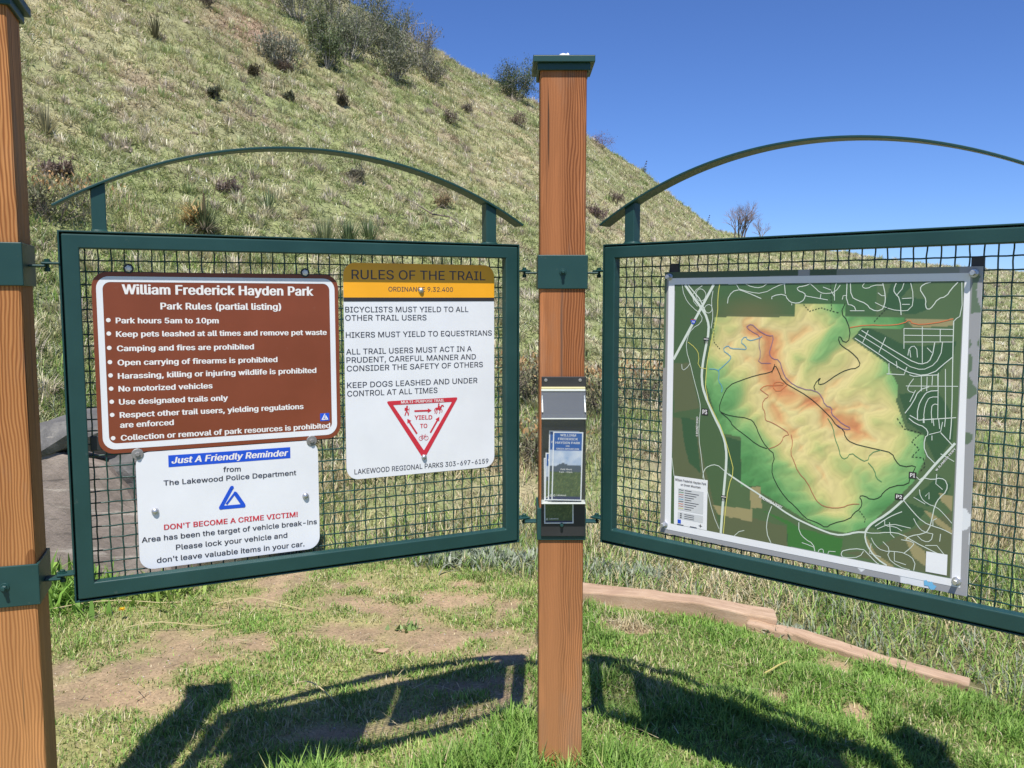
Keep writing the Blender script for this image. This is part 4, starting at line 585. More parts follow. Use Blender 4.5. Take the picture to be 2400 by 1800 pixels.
# edging beams
def beam(P0, P1, wd_, zt, zt1, lab):
    P0 = Vector((*P0, 0)); P1 = Vector((*P1, 0)); L = (P1 - P0).length; d = (P1 - P0).normalized(); m_ = MB(); n = 26
    vs = []
    for i in range(n + 1):
        x = L * i / n; gxy = P0 + d * x; zq = float(gz(gxy.x, gxy.y)) + zt + (zt1 - zt) * i / n; j = lambda s: (fbm(np.array([x * 6.0]), np.array([s * 3.7]), 200 + s)[0] - .5) * .026
        vs += [(x + j(9) * .0, -wd_ / 2 + j(1), -.1), (x + (.02 if i == n else 0), -wd_ / 2 + j(2), zq + j(3) * .8), (x, wd_ / 2 + j(4), zq + j(5) * .8), (x, wd_ / 2 + j(6), -.1)]
    fs = [(0, 1, 2, 3), (n * 4 + 3, n * 4 + 2, n * 4 + 1, n * 4)]
    for i in range(n):
        for k in range(4): a_, b_ = i * 4 + k, i * 4 + (k + 1) % 4; fs.append((a_, a_ + 4, b_ + 4, b_))
    m_.add(vs, fs); o = m_.build('edging_beam', M['beam'], None, .008); o.location = (P0.x, P0.y, 0); o.rotation_euler = (0, 0, math.atan2(d.y, d.x)); tag(o, lab, 'edging', 'pinkish edging beams around the lawn')
beam((.22, 4.37), (1.235, 4.02), .125, .064, .07, 'long pinkish edging beam right of the middle post with a knot'); beam((1.27, 3.93), (1.84, 3.42), .085, .036, .024, 'sunken pinkish beam sloping away to the lower right'); beam((1.10, 3.985), (1.30, 3.90), .075, .036, .034, 'short stub of beam tucked under the end of the long one')
# ---------------------------------------------------------------- posts
ZT = .1662 + 1.5; PH = .9144; PW = 1.2356; HP = .067
def post(label, x, y, yaw, wm, dropping=False, tabs=(1, 1)):
    t = thing('wooden_post', label, 'post', (x, y, 0), yaw, 'square timber posts with green caps'); b = MB(); b.box((-HP, -HP, -.3), (HP, HP, 2.165)); b.build('timber', wm, t, .006)
    c = MB(); q = HP + .009; c.ring((-q, -q, q, q), (-HP - .001, -HP - .001, HP + .001, HP + .001), -2.176, -2.156); rr = []
    c.v = [(x_, z_, y_) for x_, y_, z_ in c.v]; c.f = [f_[::-1] for f_ in c.f]
    q = HP + .0215; c.box((-q, -q, 2.176), (q, q, 2.1945)); c2 = MB(); k = [(-q, -q), (q, -q), (q, q), (-q, q)]; c2.add([(a_, b_, 2.1945) for a_, b_ in k] + [(a_ * .06, b_ * .06, 2.212) for a_, b_ in k], [(0, 1, 5, 4), (1, 2, 6, 5), (2, 3, 7, 6), (3, 0, 4, 7), (4, 5, 6, 7)])
    c.v = [v for v in c.v]; c.build('cap', M['green'], t, .0018)
    ct = c2.build('cap_top', M['green'], t)
    if dropping:
        d = MB(); d.lathe((-.002, -q + .018, 2.1965), (0, 0, 1), [(.013, -.002), (.011, .004), (.004, .0065)], 9); d.lathe((.011, -q + .02, 2.198), (0, .3, 1), [(.006, -.002), (.004, .005), (.001, .008)], 7); d.build('bird_dropping', M['dropping'], t)
    for zc in (1.582, .828):
        o_ = HP + .0065; i_ = HP + .0005; c = MB(); c.ring((-o_, -o_, o_, o_), (-i_, -i_, i_, i_), -zc - .0495, -zc + .0495); c.v = [(x_, z_, y_) for x_, y_, z_ in c.v]; c.f = [f_[::-1] for f_ in c.f]
        cl = c.build('clamp', M['green'], t, .002)
        b = MB(); b.lathe((0, -o_, zc), (0, -1, 0), [(.0105, -.001), (.0105, .002), (.0098, .003)], 14); b.lathe((0, -o_, zc), (0, -1, 0), [(.0068, .003), (.0068, .009), (.0045, .011), (.0045, .017), (.004, .018)], 6); b.build('clamp_bolt', M['green'], cl)
        for s in (-1, 1):
            if not tabs[(s + 1) // 2]: continue
            m_ = MB(); a0, a1 = sorted((s * o_, s * (o_ + .036))); zt_ = 1.5845 if zc > 1 else .823; m_.box((a0, -.019, zt_ - .0065), (a1, .019, zt_ - .001)); m_.build('hinge_tab', M['green'], cl, .002)
    return t
post('timber post in the middle carrying the leaflet holder', .149, 2.668, 0, M['wood_red'], True)
post('golden timber post cut off by the left edge of the photo', -1.215, 2.08, R(18), M['wood_gold'])
post('timber post beyond the right edge whose cap shadow falls on the lawn', 1.345, 1.745, R(-60), M['wood_red'])
# ---------------------------------------------------------------- framed mesh panels
LA, RA = R(26.48), R(41.65)
def pan(side):
    if side == 'L': return Vector((.0231 - PW * math.cos(LA), 2.6667 - PW * math.sin(LA), ZT - PH)), LA
    return Vector((.2729, 2.668, ZT - PH)), -RA
def frame(side, label):
    O, rz = pan(side); t = thing('panel_frame', label, 'sign frame', O, rz, 'green framed mesh panels')
    f = MB(); f.ring((.0085, .0085, PW - .0085, PH - .0085), (.0462, .0475, PW - .0475, .8718), -.026, .004); f.build('frame', M['green'], t, .0032, seg=3)
    f = MB(); f.ring((0, 0, PW, PH), (.0042, .0042, PW - .0042, PH - .0042), -.045, 0); f.build('edge_strip', M['green'], t, .0012)
    f = MB(); f.ring((.0042, .0042, PW - .0042, PH - .0042), (.030, .030, PW - .030, PH - .030), -.0465, -.0440); f.build('backing_rail', M['green'], t)
    w = MB(); g = .03045; A = .0021; r = .0020; W0 = -.0410
    nu = int((PW - .03) / g) + 1; nv = int((PH - .03) / g) + 1; u0 = .0268; v0 = .0248
    for i in range(nu):
        u = u0 + g * i + random.gauss(0, .0006)
        if u > PW - .012: break
        P = []
        for j in range(int((PH - .02) / (g / 2))): v = .012 + j * g / 2; s = math.cos(math.pi * (v - v0) / g + math.pi * i); P.append((u + math.sin(v * 9 + i) * .0007 + .0007 * math.cos(math.pi * (v - v0) / g + i * 1.3), -(W0 + A * s), v))
        w.tube(P, r, 5, False)
    for j in range(nv):
        v = v0 + g * j + random.gauss(0, .0005)
        if v > PH - .012: break
        P = []
        for i in range(int((PW - .02) / (g / 2))): u = .012 + i * g / 2; s = -math.cos(math.pi * (u - u0) / g + math.pi * j); P.append((u, -(W0 + A * s), v + math.sin(u * 8 + j * 2) * .0007 + .0005 * math.cos(math.pi * (u - u0) / g + j * 1.7)))
        w.tube(P, r, 5, False)
    w.build('wire_mesh', M['green_wire'], t, 0, True)
    rad = 1.20; cu = PW / 2; top = 1.151; half = .628; P = []; N = 56
    th = math.asin(half / rad); m_ = MB(); w0, w1 = -.046, .008; vs = []
    for i in range(N + 1):
        a_ = -th + 2 * th * i / N
        for rr in (rad, rad - .0062):
            u = cu + rr * math.sin(a_); v = top - rad + rr * math.cos(a_)
            for ww in (w0, w1): vs.append((u, -ww, v))
    fs = []
    for i in range(N):
        k = i * 4; q = k + 4
        for a_, b_ in ((0, 1), (1, 3), (3, 2), (2, 0)): fs.append((k + a_, k + b_, q + b_, q + a_))
    fs += [(0, 2, 3, 1), (N * 4 + 1, N * 4 + 3, N * 4 + 2, N * 4)]; m_.add(vs, fs); m_.build('arch_bar', M['green'], t, .0012)
    for uc in (.0925, PW - .0925):
        b = MB(); vt = top - rad + math.sqrt((rad - .006) ** 2 - (uc - cu) ** 2); s = 1 if uc < cu else -1; dv = .0165 * (cu - uc) / vt * 1.25 if vt else 0
        sl = (cu - uc) / math.sqrt(rad ** 2 - (uc - cu) ** 2) * .0165; x0, x1, y0, y1 = uc - .0165, uc + .0165, .033, -.0 ; y0, y1 = .002, .036
        b.add([(x0, y0, PH), (x1, y0, PH), (x1, y1, PH), (x0, y1, PH), (x0, y0, vt - sl), (x1, y0, vt + sl), (x1, y1, vt + sl), (x0, y1, vt - sl)], [(0, 3, 2, 1), (4, 5, 6, 7), (0, 1, 5, 4), (1, 2, 6, 5), (2, 3, 7, 6), (3, 0, 4, 7)]); ab = b.build('arch_bracket', M['green'], t, .0025)
        b = MB(); b.add([(x0 - .003, y0 - .002, PH), (x1 + .003, y0 - .002, PH), (x1 + .003, y1 + .002, PH), (x0 - .003, y1 + .002, PH), (x0 + .001, y0 + .001, PH + .006), (x1 - .001, y0 + .001, PH + .006), (x1 - .001, y1 - .001, PH + .006), (x0 + .001, y1 - .001, PH + .006)], [(0, 1, 5, 4), (1, 2, 6, 5), (2, 3, 7, 6), (3, 0, 4, 7)]); b.build('weld', M['green'], ab, 0, True)
    for zc in (1.5845, .823):
        v = zc - O.z
        for s in (0, 1):
            m_ = MB(); a0, a1 = ((-.037, .003), (PW - .003, PW + .037))[s]; m_.box((a0, -.003, v), (a1, .033, v + .0055)); tb = m_.build('hinge_tab', M['green'], t, .002); uc = a0 + .013 if s == 0 else a1 - .013
            b = MB(); b.lathe((uc, .015, v), (0, 0, 1), [(.0065, -.017), (.0065, -.008), (.004, -.007), (.004, .0055), (.010, .0055), (.010, .0075), (.0065, .008), (.0065, .0125), (.0055, .0135)], 8); b.build('hinge_bolt', M['green_wire'], tb)
    return t
frame('L', 'green panel frame on the left carrying the three metal signs'); frame('R', 'green panel frame on the right carrying the trail map')
# ---------------------------------------------------------------- lettering
try: FONT = bpy.data.fonts.load(bpy.utils.system_resource('DATAFILES', path='fonts') + '/Inter.woff2')
except Exception: FONT = None
def outline(s, bold):
    cu = bpy.data.curves.new('t', 'FONT'); cu.body = s; cu.space_character = 1 + bold * 1.2
    if FONT: cu.font = FONT
    o = bpy.data.objects.new('t', cu); COL.objects.link(o); dg = bpy.context.evaluated_depsgraph_get(); cv = o.evaluated_get(dg).to_curve(dg); loops = []
    for sp in cv.splines:
        P = []; bp = sp.bezier_points; n = len(bp)
        for i in range(n):
            p0, p1, p2, p3 = [Vector(q[:2]) for q in (bp[i].co, bp[i].handle_right, bp[(i + 1) % n].handle_left, bp[(i + 1) % n].co)]
            if abs((p1 - p0).cross(p3 - p0)) + abs((p2 - p0).cross(p3 - p0)) < 1e-5: P.append(p0)
            else:
                for k in range(4): q = k / 4; r = 1 - q; P.append(p0 * r ** 3 + p1 * 3 * r * r * q + p2 * 3 * r * q * q + p3 * q ** 3)
        Q = [P[0]] if P else []
        for p in P[1:]:
            if (p - Q[-1]).length > 1e-4: Q.append(p)
        if len(Q) > 2 and (Q[0] - Q[-1]).length < 1e-4: Q.pop()
        if len(Q) > 2: loops.append(Q)
    bpy.data.objects.remove(o); bpy.data.curves.remove(cu)
    if bold:
        L2 = []
        for Q in loops:
            r = []; n = len(Q)
            for i in range(n):
                e1 = (Q[i] - Q[i - 1]).normalized(); e2 = (Q[(i + 1) % n] - Q[i]).normalized(); n1 = Vector((-e1.y, e1.x)); b = n1 + Vector((-e2.y, e2.x)); k = b.length; o_ = (n1 if k < .3 else b / k * min(2 / k, 1.6)) * bold; r.append(Q[i] + Vector((o_.x * 1.15, o_.y * .30)))
            L2.append(r)
        loops = L2
    vs = []; es = []
    for Q in loops: k = len(vs); vs += Q; es += [(k + i, k + (i + 1) % len(Q)) for i in range(len(Q))]
    V, _, T, *_ = delaunay_2d_cdt(vs, es, [], 0, 1e-6); V = np.array([v[:] for v in V]); T = np.array(T); C = V[T].mean(1); W = np.zeros(len(C))
    for Q in loops:
        q = np.array([p[:] for p in Q]); q2 = np.roll(q, -1, 0); lo, hi = q.min(0), q.max(0); ix = np.where((C > lo).all(1) & (C < hi).all(1))[0]
        if not len(ix): continue
        cx, cy = C[ix, :1], C[ix, 1:]; x0, y0, x1, y1 = q[None, :, 0], q[None, :, 1], q2[None, :, 0], q2[None, :, 1]; cr = (x1 - x0) * (cy - y0) - (cx - x0) * (y1 - y0)
        W[ix] += ((y0 <= cy) & (y1 > cy) & (cr > 0)).sum(1) - ((y0 > cy) & (y1 <= cy) & (cr < 0)).sum(1)
    T = T[W <= -1] if (W < 0).sum() > (W > 0).sum() else T[W >= 1]
    return V, T
CAPH = {}
def caph(b):
    if b not in CAPH: V, T = outline('H', b); CAPH[b] = V[np.unique(T), 1].max()
    return CAPH[b]
def write(mb, s, u0, v0, u1, v1, cap, w, bold=0, ital=0):
    V, T = outline(s, bold); ch = caph(bold); used = np.unique(T); x0, x1 = V[used, 0].min(), V[used, 0].max(); L = math.hypot(u1 - u0, v1 - v0); du = ((u1 - u0) / L, (v1 - v0) / L); X = (V[:, 0] - x0) / (x1 - x0) * L; Yv = V[:, 1] / ch * cap; X = X + Yv * ital
    mb.add([(u0 + du[0] * a_ - du[1] * b_, -w, v0 + du[1] * a_ + du[0] * b_) for a_, b_ in zip(X, Yv)], [tuple(t) for t in T.tolist()])
def disc(mb, u, v, r, w, n=20): mb.sheet([(u + r * math.cos(2 * math.pi * k / n), v + r * math.sin(2 * math.pi * k / n)) for k in range(n)], w)
def rrect(u0, v0, u1, v1, r, n=7):
    P = []
    for cu, cv, a0 in ((u1 - r, v0 + r, -90), (u1 - r, v1 - r, 0), (u0 + r, v1 - r, 90), (u0 + r, v0 + r, 180)):
        for k in range(n + 1): q = R(a0 + 90 * k / n); P.append((cu + r * math.cos(q), cv + r * math.sin(q)))
    return P
def ribbon(mb, P, wd_, w, dash=0):
    P = [Vector(p) for p in P]
    if dash:
        out = []; acc = 0
        for a_, b_ in zip(P[:-1], P[1:]):
            L = (b_ - a_).length; k = max(1, round(L / dash))
            for i in range(k): out.append([a_.lerp(b_, i / k), a_.lerp(b_, (i + .55) / k)])
        for q in out: ribbon(mb, q, wd_, w)
        return
    if len(P) > 3:                       # soften the corners
        Q = [P[0]]
        for a_, b_ in zip(P[:-1], P[1:]): Q += [a_.lerp(b_, .3), a_.lerp(b_, .7)]
        P = Q + [P[-1]]
    vs = []
    for i, p in enumerate(P):
        t = (P[min(i + 1, len(P) - 1)] - P[max(i - 1, 0)]).normalized(); n_ = Vector((-t.y, t.x)) * wd_ / 2; vs += [(p.x - n_.x, -w, p.y - n_.y), (p.x + n_.x, -w, p.y + n_.y)]
    mb.add(vs, [(2 * i, 2 * i + 2, 2 * i + 3, 2 * i + 1) for i in range(len(P) - 1)])
WS = -.032
def sign(side, name, label, cat, u0, v0, group=None):
    O, rz = pan(side); q = Matrix.Rotation(rz, 3, 'Z') @ Vector((u0, -WS, v0)); t = thing(name, label, cat, O + q, rz, group); return t, (u0, -WS, v0)
def hexbolt(u, v, off, parent, m, wr=.0, wm=None, L=.007, r=.0062):
    if wr:
        b = MB(off); b.lathe((u, -WS, v), (0, -1, 0), [(wr, .0003), (wr, .0022), (wr * .9, .003)], 18); b.build('washer', wm, parent, 0)
    b = MB(off); b.lathe((u, -WS, v), (0, -1, 0), [(r * 1.35, .002), (r * 1.35, .004), (r, .0042), (r, L), (r * .8, L + .0015)], 6 if L > .004 else 14); b.build('bolt', m, parent, 0)
def dome(u, v, off, parent, m, r=.0085):
    b = MB(off); b.lathe((u, -WS, v), (0, -1, 0), [(r, .0005), (r * .95, r * .35), (r * .75, r * .68), (r * .4, r * .88), (.001, r * .95)], 16); b.build('bolt', m, parent, 0, True)
def emblem_tri(mb_out, mb_in, c, w):      # a triangle outline open at the top with a second stroke and a pine tree inside
    (x0, y0), (x1, y1), (x2, y2) = c; L = lambda a_, b_: (x0 + (x1 - x0) * a_, y0 + (y1 - y0) * a_ + (y2 - y0) * b_)
    s = abs(x1 - x0); st = [L(.50, .97), L(.055, .09)], [L(.045, .08), L(.93, .08)], [L(.94, .10), L(.62, .70)], [L(.61, .71), L(.27, .22)]
    for k, q in enumerate(st): ribbon(mb_out, q, s * (.15 if k < 3 else .085), w + k * .00012)
    for k, p in enumerate((L(.50, .97), L(.05, .085), L(.935, .085), L(.615, .71))): disc(mb_out, *p, s * (.075 if k < 3 else .06), w + .0006, 12)
    T_ = [(.62, .60), (.70, .48), (.66, .48), (.77, .36), (.71, .36), (.84, .22), (.66, .22), (.66, .15), (.60, .15), (.60, .22), (.46, .22), (.55, .36), (.52, .37), (.59, .48), (.56, .48)]
    mb_in.sheet([L(*p) for p in T_][::-1], w + .0009)
# --- brown rules sign
t, off = sign('L', 'rules_sign', 'brown metal sign with white border listing the park rules', 'sign', .376, .363)
U0, V0, U1, V1 = .0697, .3623, .6868, .8172
b = MB(off); b.prism(rrect(U0, V0, U1, V1, .036), WS - .002, WS); b.build('board', M['brown'], t)
b = MB(off); P0 = rrect(U0 + .010, V0 + .0105, U1 - .010, V1 - .0105, .030); P1 = rrect(U0 + .0245, V0 + .0255, U1 - .0245, V1 - .0245, .018); n = len(P0); w = WS + .0004
b.add([(u, -w, v) for u, v in P0] + [(u, -w, v) for u, v in P1], [(i, (i + 1) % n, n + (i + 1) % n, n + i) for i in range(n)]); b.build('border', M['white'], t)
b = MB(off)
for i, (s, a0, b0, a1, b1, cap, st) in enumerate(D_BROWN): write(b, s, a0, b0, a1, b1, cap, w, .032 if i == 0 else .028)
for u, v in D_BUL: disc(b, u, v, .0053, w)
b.build('lettering', M['letter_white'], t)
b = MB(off); b.sheet(D_LOGO1, w); em = b.build('emblem', M['blue'], t); bo, bi = MB(off), MB(off); (a0, b0), (a1, b1), _, (a3, b3) = D_LOGO1
emblem_tri(bo, bi, ((a0 + .004, b0 + .003), (a1 - .004, b1 + .003), ((a0 + a1) / 2 - .002, b3 - .002)), w + .0003); bo.add(bi.v, bi.f); bo.build('emblem_mark', M['white'], em)
for u, v in D_BOLT1: hexbolt(u, v, off, t, M['letter_white'], .0125, M['black'])
b = MB(off); b.box((.051, -(WS - .003), .372), (.085, -(WS - .010), .409)); b.build('clip', M['black'], t, .002)
# --- white police reminder
t, off = sign('L', 'reminder_sign', 'white police reminder sign with blue title bar and blue triangle emblem', 'sign', .383, .06)
U0, V0, U1, V1 = .1532, .0532, .6212, .3601
b = MB(off); b.prism(rrect(U0, V0, U1, V1, .034), WS - .002, WS + .0002); b.build('board', M['white'], t); w = WS + .0006
b = MB(off); b.sheet(D_BAR, w); b.build('title_bar', M['blue'], t)
BD = dict(t=.03, b=.03, i=.028, m=.012, r=.018, k=.003, w=.02, d=.02)
for nm, keys, mm in (('title', 'i', 'letter_white'), ('lettering', 'm', 'letter_dark'), ('warning_line', 'r', 'letter_red')):
    b = MB(off)
    for s, a0, b0, a1, b1, cap, st in D_REM:
        if st in keys: write(b, s, a0, b0, a1, b1, cap, w + .0004, BD[st], .2 if st == 'i' else 0)
    b.build(nm, M[mm], t)
bo, bi = MB(off), MB(off); emblem_tri(bo, bi, D_LOGO2C, w); em = bo.build('emblem', M['blue'], t)
for u, v in D_BOLT2[:2]: dome(u, v, off, t, M['steel'], .0092)
for u, v in D_BOLT2[2:]: hexbolt(u, v, off, t, M['steel_dull'], .0145, M['steel_dull'])
# --- trail rules sign
t, off = sign('L', 'trail_rules_sign', 'white and yellow sign of trail rules with a red yield triangle', 'sign', .93, .24)
U0, V0, U1, V1 = .7020, .2388, 1.1654, .8517; w = WS + .0006
P = rrect(U0, V0, U1, V1, .034); b = MB(off); b.prism(P, WS - .002, WS); b.build('board', M['white'], t)
b = MB(off); vb = D_KBAR[2][1] - .0005; b.sheet([(U0, vb), (U1, vb)] + [p for p in rrect(U0, V0, U1, V1, .034) if p[1] > V1 - .0341], WS + .0003); b.build('header', M['yellow'], t)
b = MB(off); b.sheet([(U0, D_KBAR[0][1]), (U1, D_KBAR[1][1]), (U1, D_KBAR[2][1]), (U0, D_KBAR[3][1])], w); b.build('divider', M['letter_black'], t)
for nm, keys, mm in (('lettering', 'k', 'letter_dark'),):
    b = MB(off)
    for s, a0, b0, a1, b1, cap, st in D_RULES:
        if st == 'k': write(b, s, a0, b0, a1, b1, cap, w, .006 if cap < .02 else .004)
    b.build(nm, M[mm], t)
def rtri(P, r):                          # triangle with rounded corners
    out = []; n = len(P)
    for i in range(n):
        p = Vector(P[i]); a_ = (Vector(P[i - 1]) - p).normalized(); c_ = (Vector(P[(i + 1) % n]) - p).normalized()
        for k in range(5): f_ = k / 4; q0 = p + a_ * r; q1 = p + c_ * r; out.append(tuple(q0 * (1 - f_) ** 2 + p * 2 * f_ * (1 - f_) + q1 * f_ ** 2))
    return out
To = rtri([D_TRI_O[2], D_TRI_O[1], D_TRI_O[0]], .008); Ti = rtri([D_TRI_I[2], D_TRI_I[1], D_TRI_I[0]], .003); n = len(To)
b = MB(off); b.add([(u, -w, v) for u, v in To] + [(u, -w, v) for u, v in Ti], [(i, (i + 1) % n, n + (i + 1) % n, n + i) for i in range(n)]); yt = b.build('yield_triangle', M['letter_red'], t)
b = MB(off); s, a0, b0, a1, b1, cap, st = D_RULES[11]; write(b, s, a0, b0, a1, b1, cap, w + .0004, .018); b.build('triangle_title', M['letter_white'], yt)
b = MB(off)
for s, a0, b0, a1, b1, cap, st in D_RULES[12:]: write(b, s, a0, b0, a1, b1, cap, w, .02)
for p, q in D_ARROWS:
    p, q = Vector(p), Vector(q); d = (q - p).normalized(); nn = Vector((-d.y, d.x)); e_ = q - d * .012; b.sheet([tuple(v) for v in (p - nn * .0025, e_ - nn * .0025, e_ - nn * .007, q, e_ + nn * .007, e_ + nn * .0025, p + nn * .0025)], w)
def rib(P, wd_, c): ribbon(b, [(c[0] + x * .001, c[1] + y * .001) for x, y in P], wd_ * .001, w + random.random() * .0003)
c = D_ICONS[0]; disc(b, c[0] + .0005, c[1] + .0125, .0027, w, 12); rib([(0, 10), (-1, 0)], 5.5, c); rib([(-1, 0), (-4, -7), (-6.5, -14)], 3, c); rib([(-1, 0), (3, -7), (4, -14)], 3, c); rib([(0, 8), (4, 3), (6, 4)], 2, c); rib([(-5, 9), (-5.5, 1)], 4, c); rib([(7.5, 9), (5, -13)], 1, c)
c = D_ICONS[1]; rib([(-9, 1), (7, 1)], 7, c); rib([(6, 2), (10, 10), (14, 9)], 4.5, c); rib([(13, 10), (16, 6)], 3.2, c)
for q in ([(-8, 0), (-10, -7), (-13, -13)], [(-6, 0), (-5, -8), (-8, -14)], [(5, 0), (4, -8), (2, -14)], [(7, 0), (11, -5), (9, -11)], [(-9, 3), (-13, 0), (-14, -6)]): rib(q, 2, c)
rib([(-1, 3), (0, 11)], 5, c); disc(b, c[0] + .0003, c[1] + .0145, .0026, w, 12); rib([(0, 9), (5, 6), (8, 6)], 1.8, c); rib([(-1, 4), (3, 0), (2, -5)], 2.4, c)
c = D_ICONS[2]
for x in (-8.5, 8.5): rib([(x + 6.2 * math.cos(2 * math.pi * k / 16), -2 + 6.2 * math.sin(2 * math.pi * k / 16)) for k in range(17)], 1.2, c)
for q in ([(-8.5, -2), (-4, 5), (5, 5)], [(-4, 5), (-1, -3), (5, 5)], [(-8.5, -2), (-1, -3)], [(5, 5), (8.5, -2)], [(5, 5), (4.3, 8.5), (7, 9)], [(-4, 5), (-5, 8)], [(-7, 8), (-3, 8)]): rib(q, 1.1, c)
b.build('pictograms', M['letter_red'], t)
for u, v in D_BOLT3: dome(u, v, off, t, M['steel'], .0085)
# --- trail map
t, off = sign('R', 'trail_map', 'large printed trail map with a white border on the right panel', 'map', .62, .06)
IU0, IU1, IV0, IV1 = .2311, .9964, .0920, .7922
TL, TR, BL, BR = D_R_MAP[0], D_R_MAP[1], D_R_MAP[2], D_R_MAP[3]
def inpoly(x, y, P):
    r = np.zeros(x.shape, bool); n = len(P)
    for i in range(n):
        x0, y0 = P[i]; x1, y1 = P[(i + 1) % n]; c_ = ((y0 > y) != (y1 > y)) & (x < (x1 - x0) * (y - y0) / (y1 - y0 + 1e-12) + x0); r ^= c_
    return r
nu, nv = 300, 276; gu = np.linspace(0, 1, nu); gv = np.linspace(0, 1, nv); GU, GV = np.meshgrid(gu, gv, indexing='ij'); GU = GU.ravel(); GV = GV.ravel()
pu = (BL[0] * (1 - GU) + BR[0] * GU) * (1 - GV) + (TL[0] * (1 - GU) + TR[0] * GU) * GV; pv = (BL[1] * (1 - GU) + BR[1] * GU) * (1 - GV) + (TL[1] * (1 - GU) + TR[1] * GU) * GV
L_ = lambda *c: np.array(srgb(*c)[:3])
def segd(x, y, P):
    d = np.full(x.shape, 9.0)
    for (x0, y0), (x1, y1) in zip(P[:-1], P[1:]):
        dx, dy = x1 - x0, y1 - y0; q = np.clip(((x - x0) * dx + (y - y0) * dy) / (dx * dx + dy * dy + 1e-12), 0, 1); d = np.minimum(d, np.hypot(x - x0 - q * dx, y - y0 - q * dy))
    return d
wu = pu + (fbm(pu * 9, pv * 9, 301, 3) - .5) * .05; wv = pv + (fbm(pu * 9, pv * 9, 311, 3) - .5) * .05
rd = np.minimum.reduce([segd(wu, wv, q) + k for q, k in zip(D_RIDGE, (0, .022, .02, .036, .03, .036, .034, .034))])
ca, sa = math.cos(.5), math.sin(.5); ru = wu * ca + wv * sa; rv = -wu * sa + wv * ca
rid = 1 - np.abs(2 * fbm(ru * 10, rv * 17, 321, 3) - 1); el = 1.06 - (rd - (rid - .60) * .062) / .108
stops = [(-9, (74, 128, 76)), (-.55, (84, 142, 84)), (-.15, (112, 166, 102)), (.15, (150, 184, 116)), (.38, (190, 194, 124)), (.58, (216, 204, 136)), (.82, (226, 208, 146)), (.98, (224, 184, 124)), (1.12, (216, 152, 102)), (1.35, (204, 124, 84))]
xs = [s_[0] for s_ in stops]; pk = np.stack([np.interp(el, xs, [L_(*s_[1])[k] for s_ in stops]) for k in range(3)], 1)
E2 = el.reshape(nu, nv); gx_ = np.gradient(E2, axis=0); gy_ = np.gradient(E2, axis=1); hs = np.clip(1 + (-gx_ * .7 + gy_ * .7).ravel() * 3.6, .84, 1.10)[:, None]
pk = pk * hs * (.94 + .12 * np.abs(np.sin(np.clip(el, -1, 2) * 26))[:, None] ** .5)
inpark = inpoly(pu, pv, D_PARK); ol = L_(86, 110, 74) * (.92 + .16 * fbm(pu * 14, pv * 14, 331, 3))[:, None]
ol = np.where((pu < .40)[:, None], L_(76, 102, 68), ol); ol = np.where((pv > .71)[:, None] & (pu > .37)[:, None] & (pu < .8)[:, None], L_(70, 104, 66) * (.94 + .1 * rid)[:, None], ol)
hill_n = np.exp(-(((pu - .47) / .10) ** 2 + ((pv - .715) / .04) ** 2))[:, None]; ol = ol * (1 - .75 * hill_n) + L_(112, 108, 72) * .75 * hill_n
for q in D_OLIVE: ol = np.where(inpoly(wu * .15 + pu * .85, wv * .15 + pv * .85, q)[:, None], L_(96, 104, 74), ol)
for q in D_DARK: ol = np.where(inpoly(wu * .4 + pu * .6, wv * .4 + pv * .6, q)[:, None], L_(58, 92, 62), ol)
for q in D_TAN: ol = np.where(inpoly(wu * .2 + pu * .8, wv * .2 + pv * .8, q)[:, None], L_(158, 148, 106), ol)
gr_s = [[(.5149, .1796), (.60, .16), (.7291, .0923), (.5918, .1020), (.5918, .1494)], [(.5900, .1500), (.5930, .0800), (.7305, .0800), (.7400, .1400)]]
for q in gr_s: ol = np.where(inpoly(pu, pv, q)[:, None], L_(62, 118, 58), ol)
col = np.where(inpark[:, None], pk, ol)
border = (pu < IU0) | (pu > IU1) | (pv < IV0) | (pv > IV1)
out = np.where((pv > .8100)[:, None] & (pu < .60)[:, None], L_(70, 92, 66), L_(158, 158, 160)); out = np.where((pv > .8100)[:, None] & (pu > .63)[:, None] & (pu < .70)[:, None], L_(70, 92, 66), out); out = np.where((pv > .8100)[:, None] & (pu >= .7)[:, None] & (pu < .985)[:, None], L_(134, 140, 130), out)
out = np.where((pu < .2115)[:, None] & (pv < .8105)[:, None], L_(150, 148, 146), out); out = np.where((pu < .2045)[:, None] & (pv > .55)[:, None], L_(84, 104, 78), out)
sp = fbm(pu * 13, pv * 13, 341, 3); out = np.where(((sp > .60) & (((pu > 1.013) & (pv < .55)) | ((pv < .0735) & (pu > .72))))[:, None], L_(226, 228, 230), out); out = np.where(((sp < .33) & (pu > 1.013) & (pv > .25))[:, None], L_(100, 118, 96), out)
col = np.where(border[:, None], out, col)
V = np.stack([pu - off[0], np.full_like(pu, -WS) - off[1], pv - off[2]], 1)
b = MB(off); b.prism([BL, BR, TR, TL], WS - .003, WS - .0004); b.build('board', M['white'], t)
np_mesh('relief_print', V, grid_faces(nu, nv), None, col, M['print'], False, t)
b = MB(off); w = WS + .0005; o4 = [(.2118, .0735), (1.0190, .0735), (1.0080, .8100), (.2112, .8104)]; i4 = [(IU0 + .001, IV0 + .001), (IU1 + .003, IV0 - .001), (IU1, IV1 - .0005), (IU0, IV1)]; b.add([(u, -w, v) for u, v in o4 + i4], [(k, (k + 1) % 4, 4 + (k + 1) % 4, 4 + k) for k in range(4)]); b.build('border', M['map_white'], t)
clampm = lambda P: [(min(max(u, IU0 + .001), IU1 - .001), min(max(v, IV0 + .001), IV1 - .001)) for u, v in P]
b = MB(off)
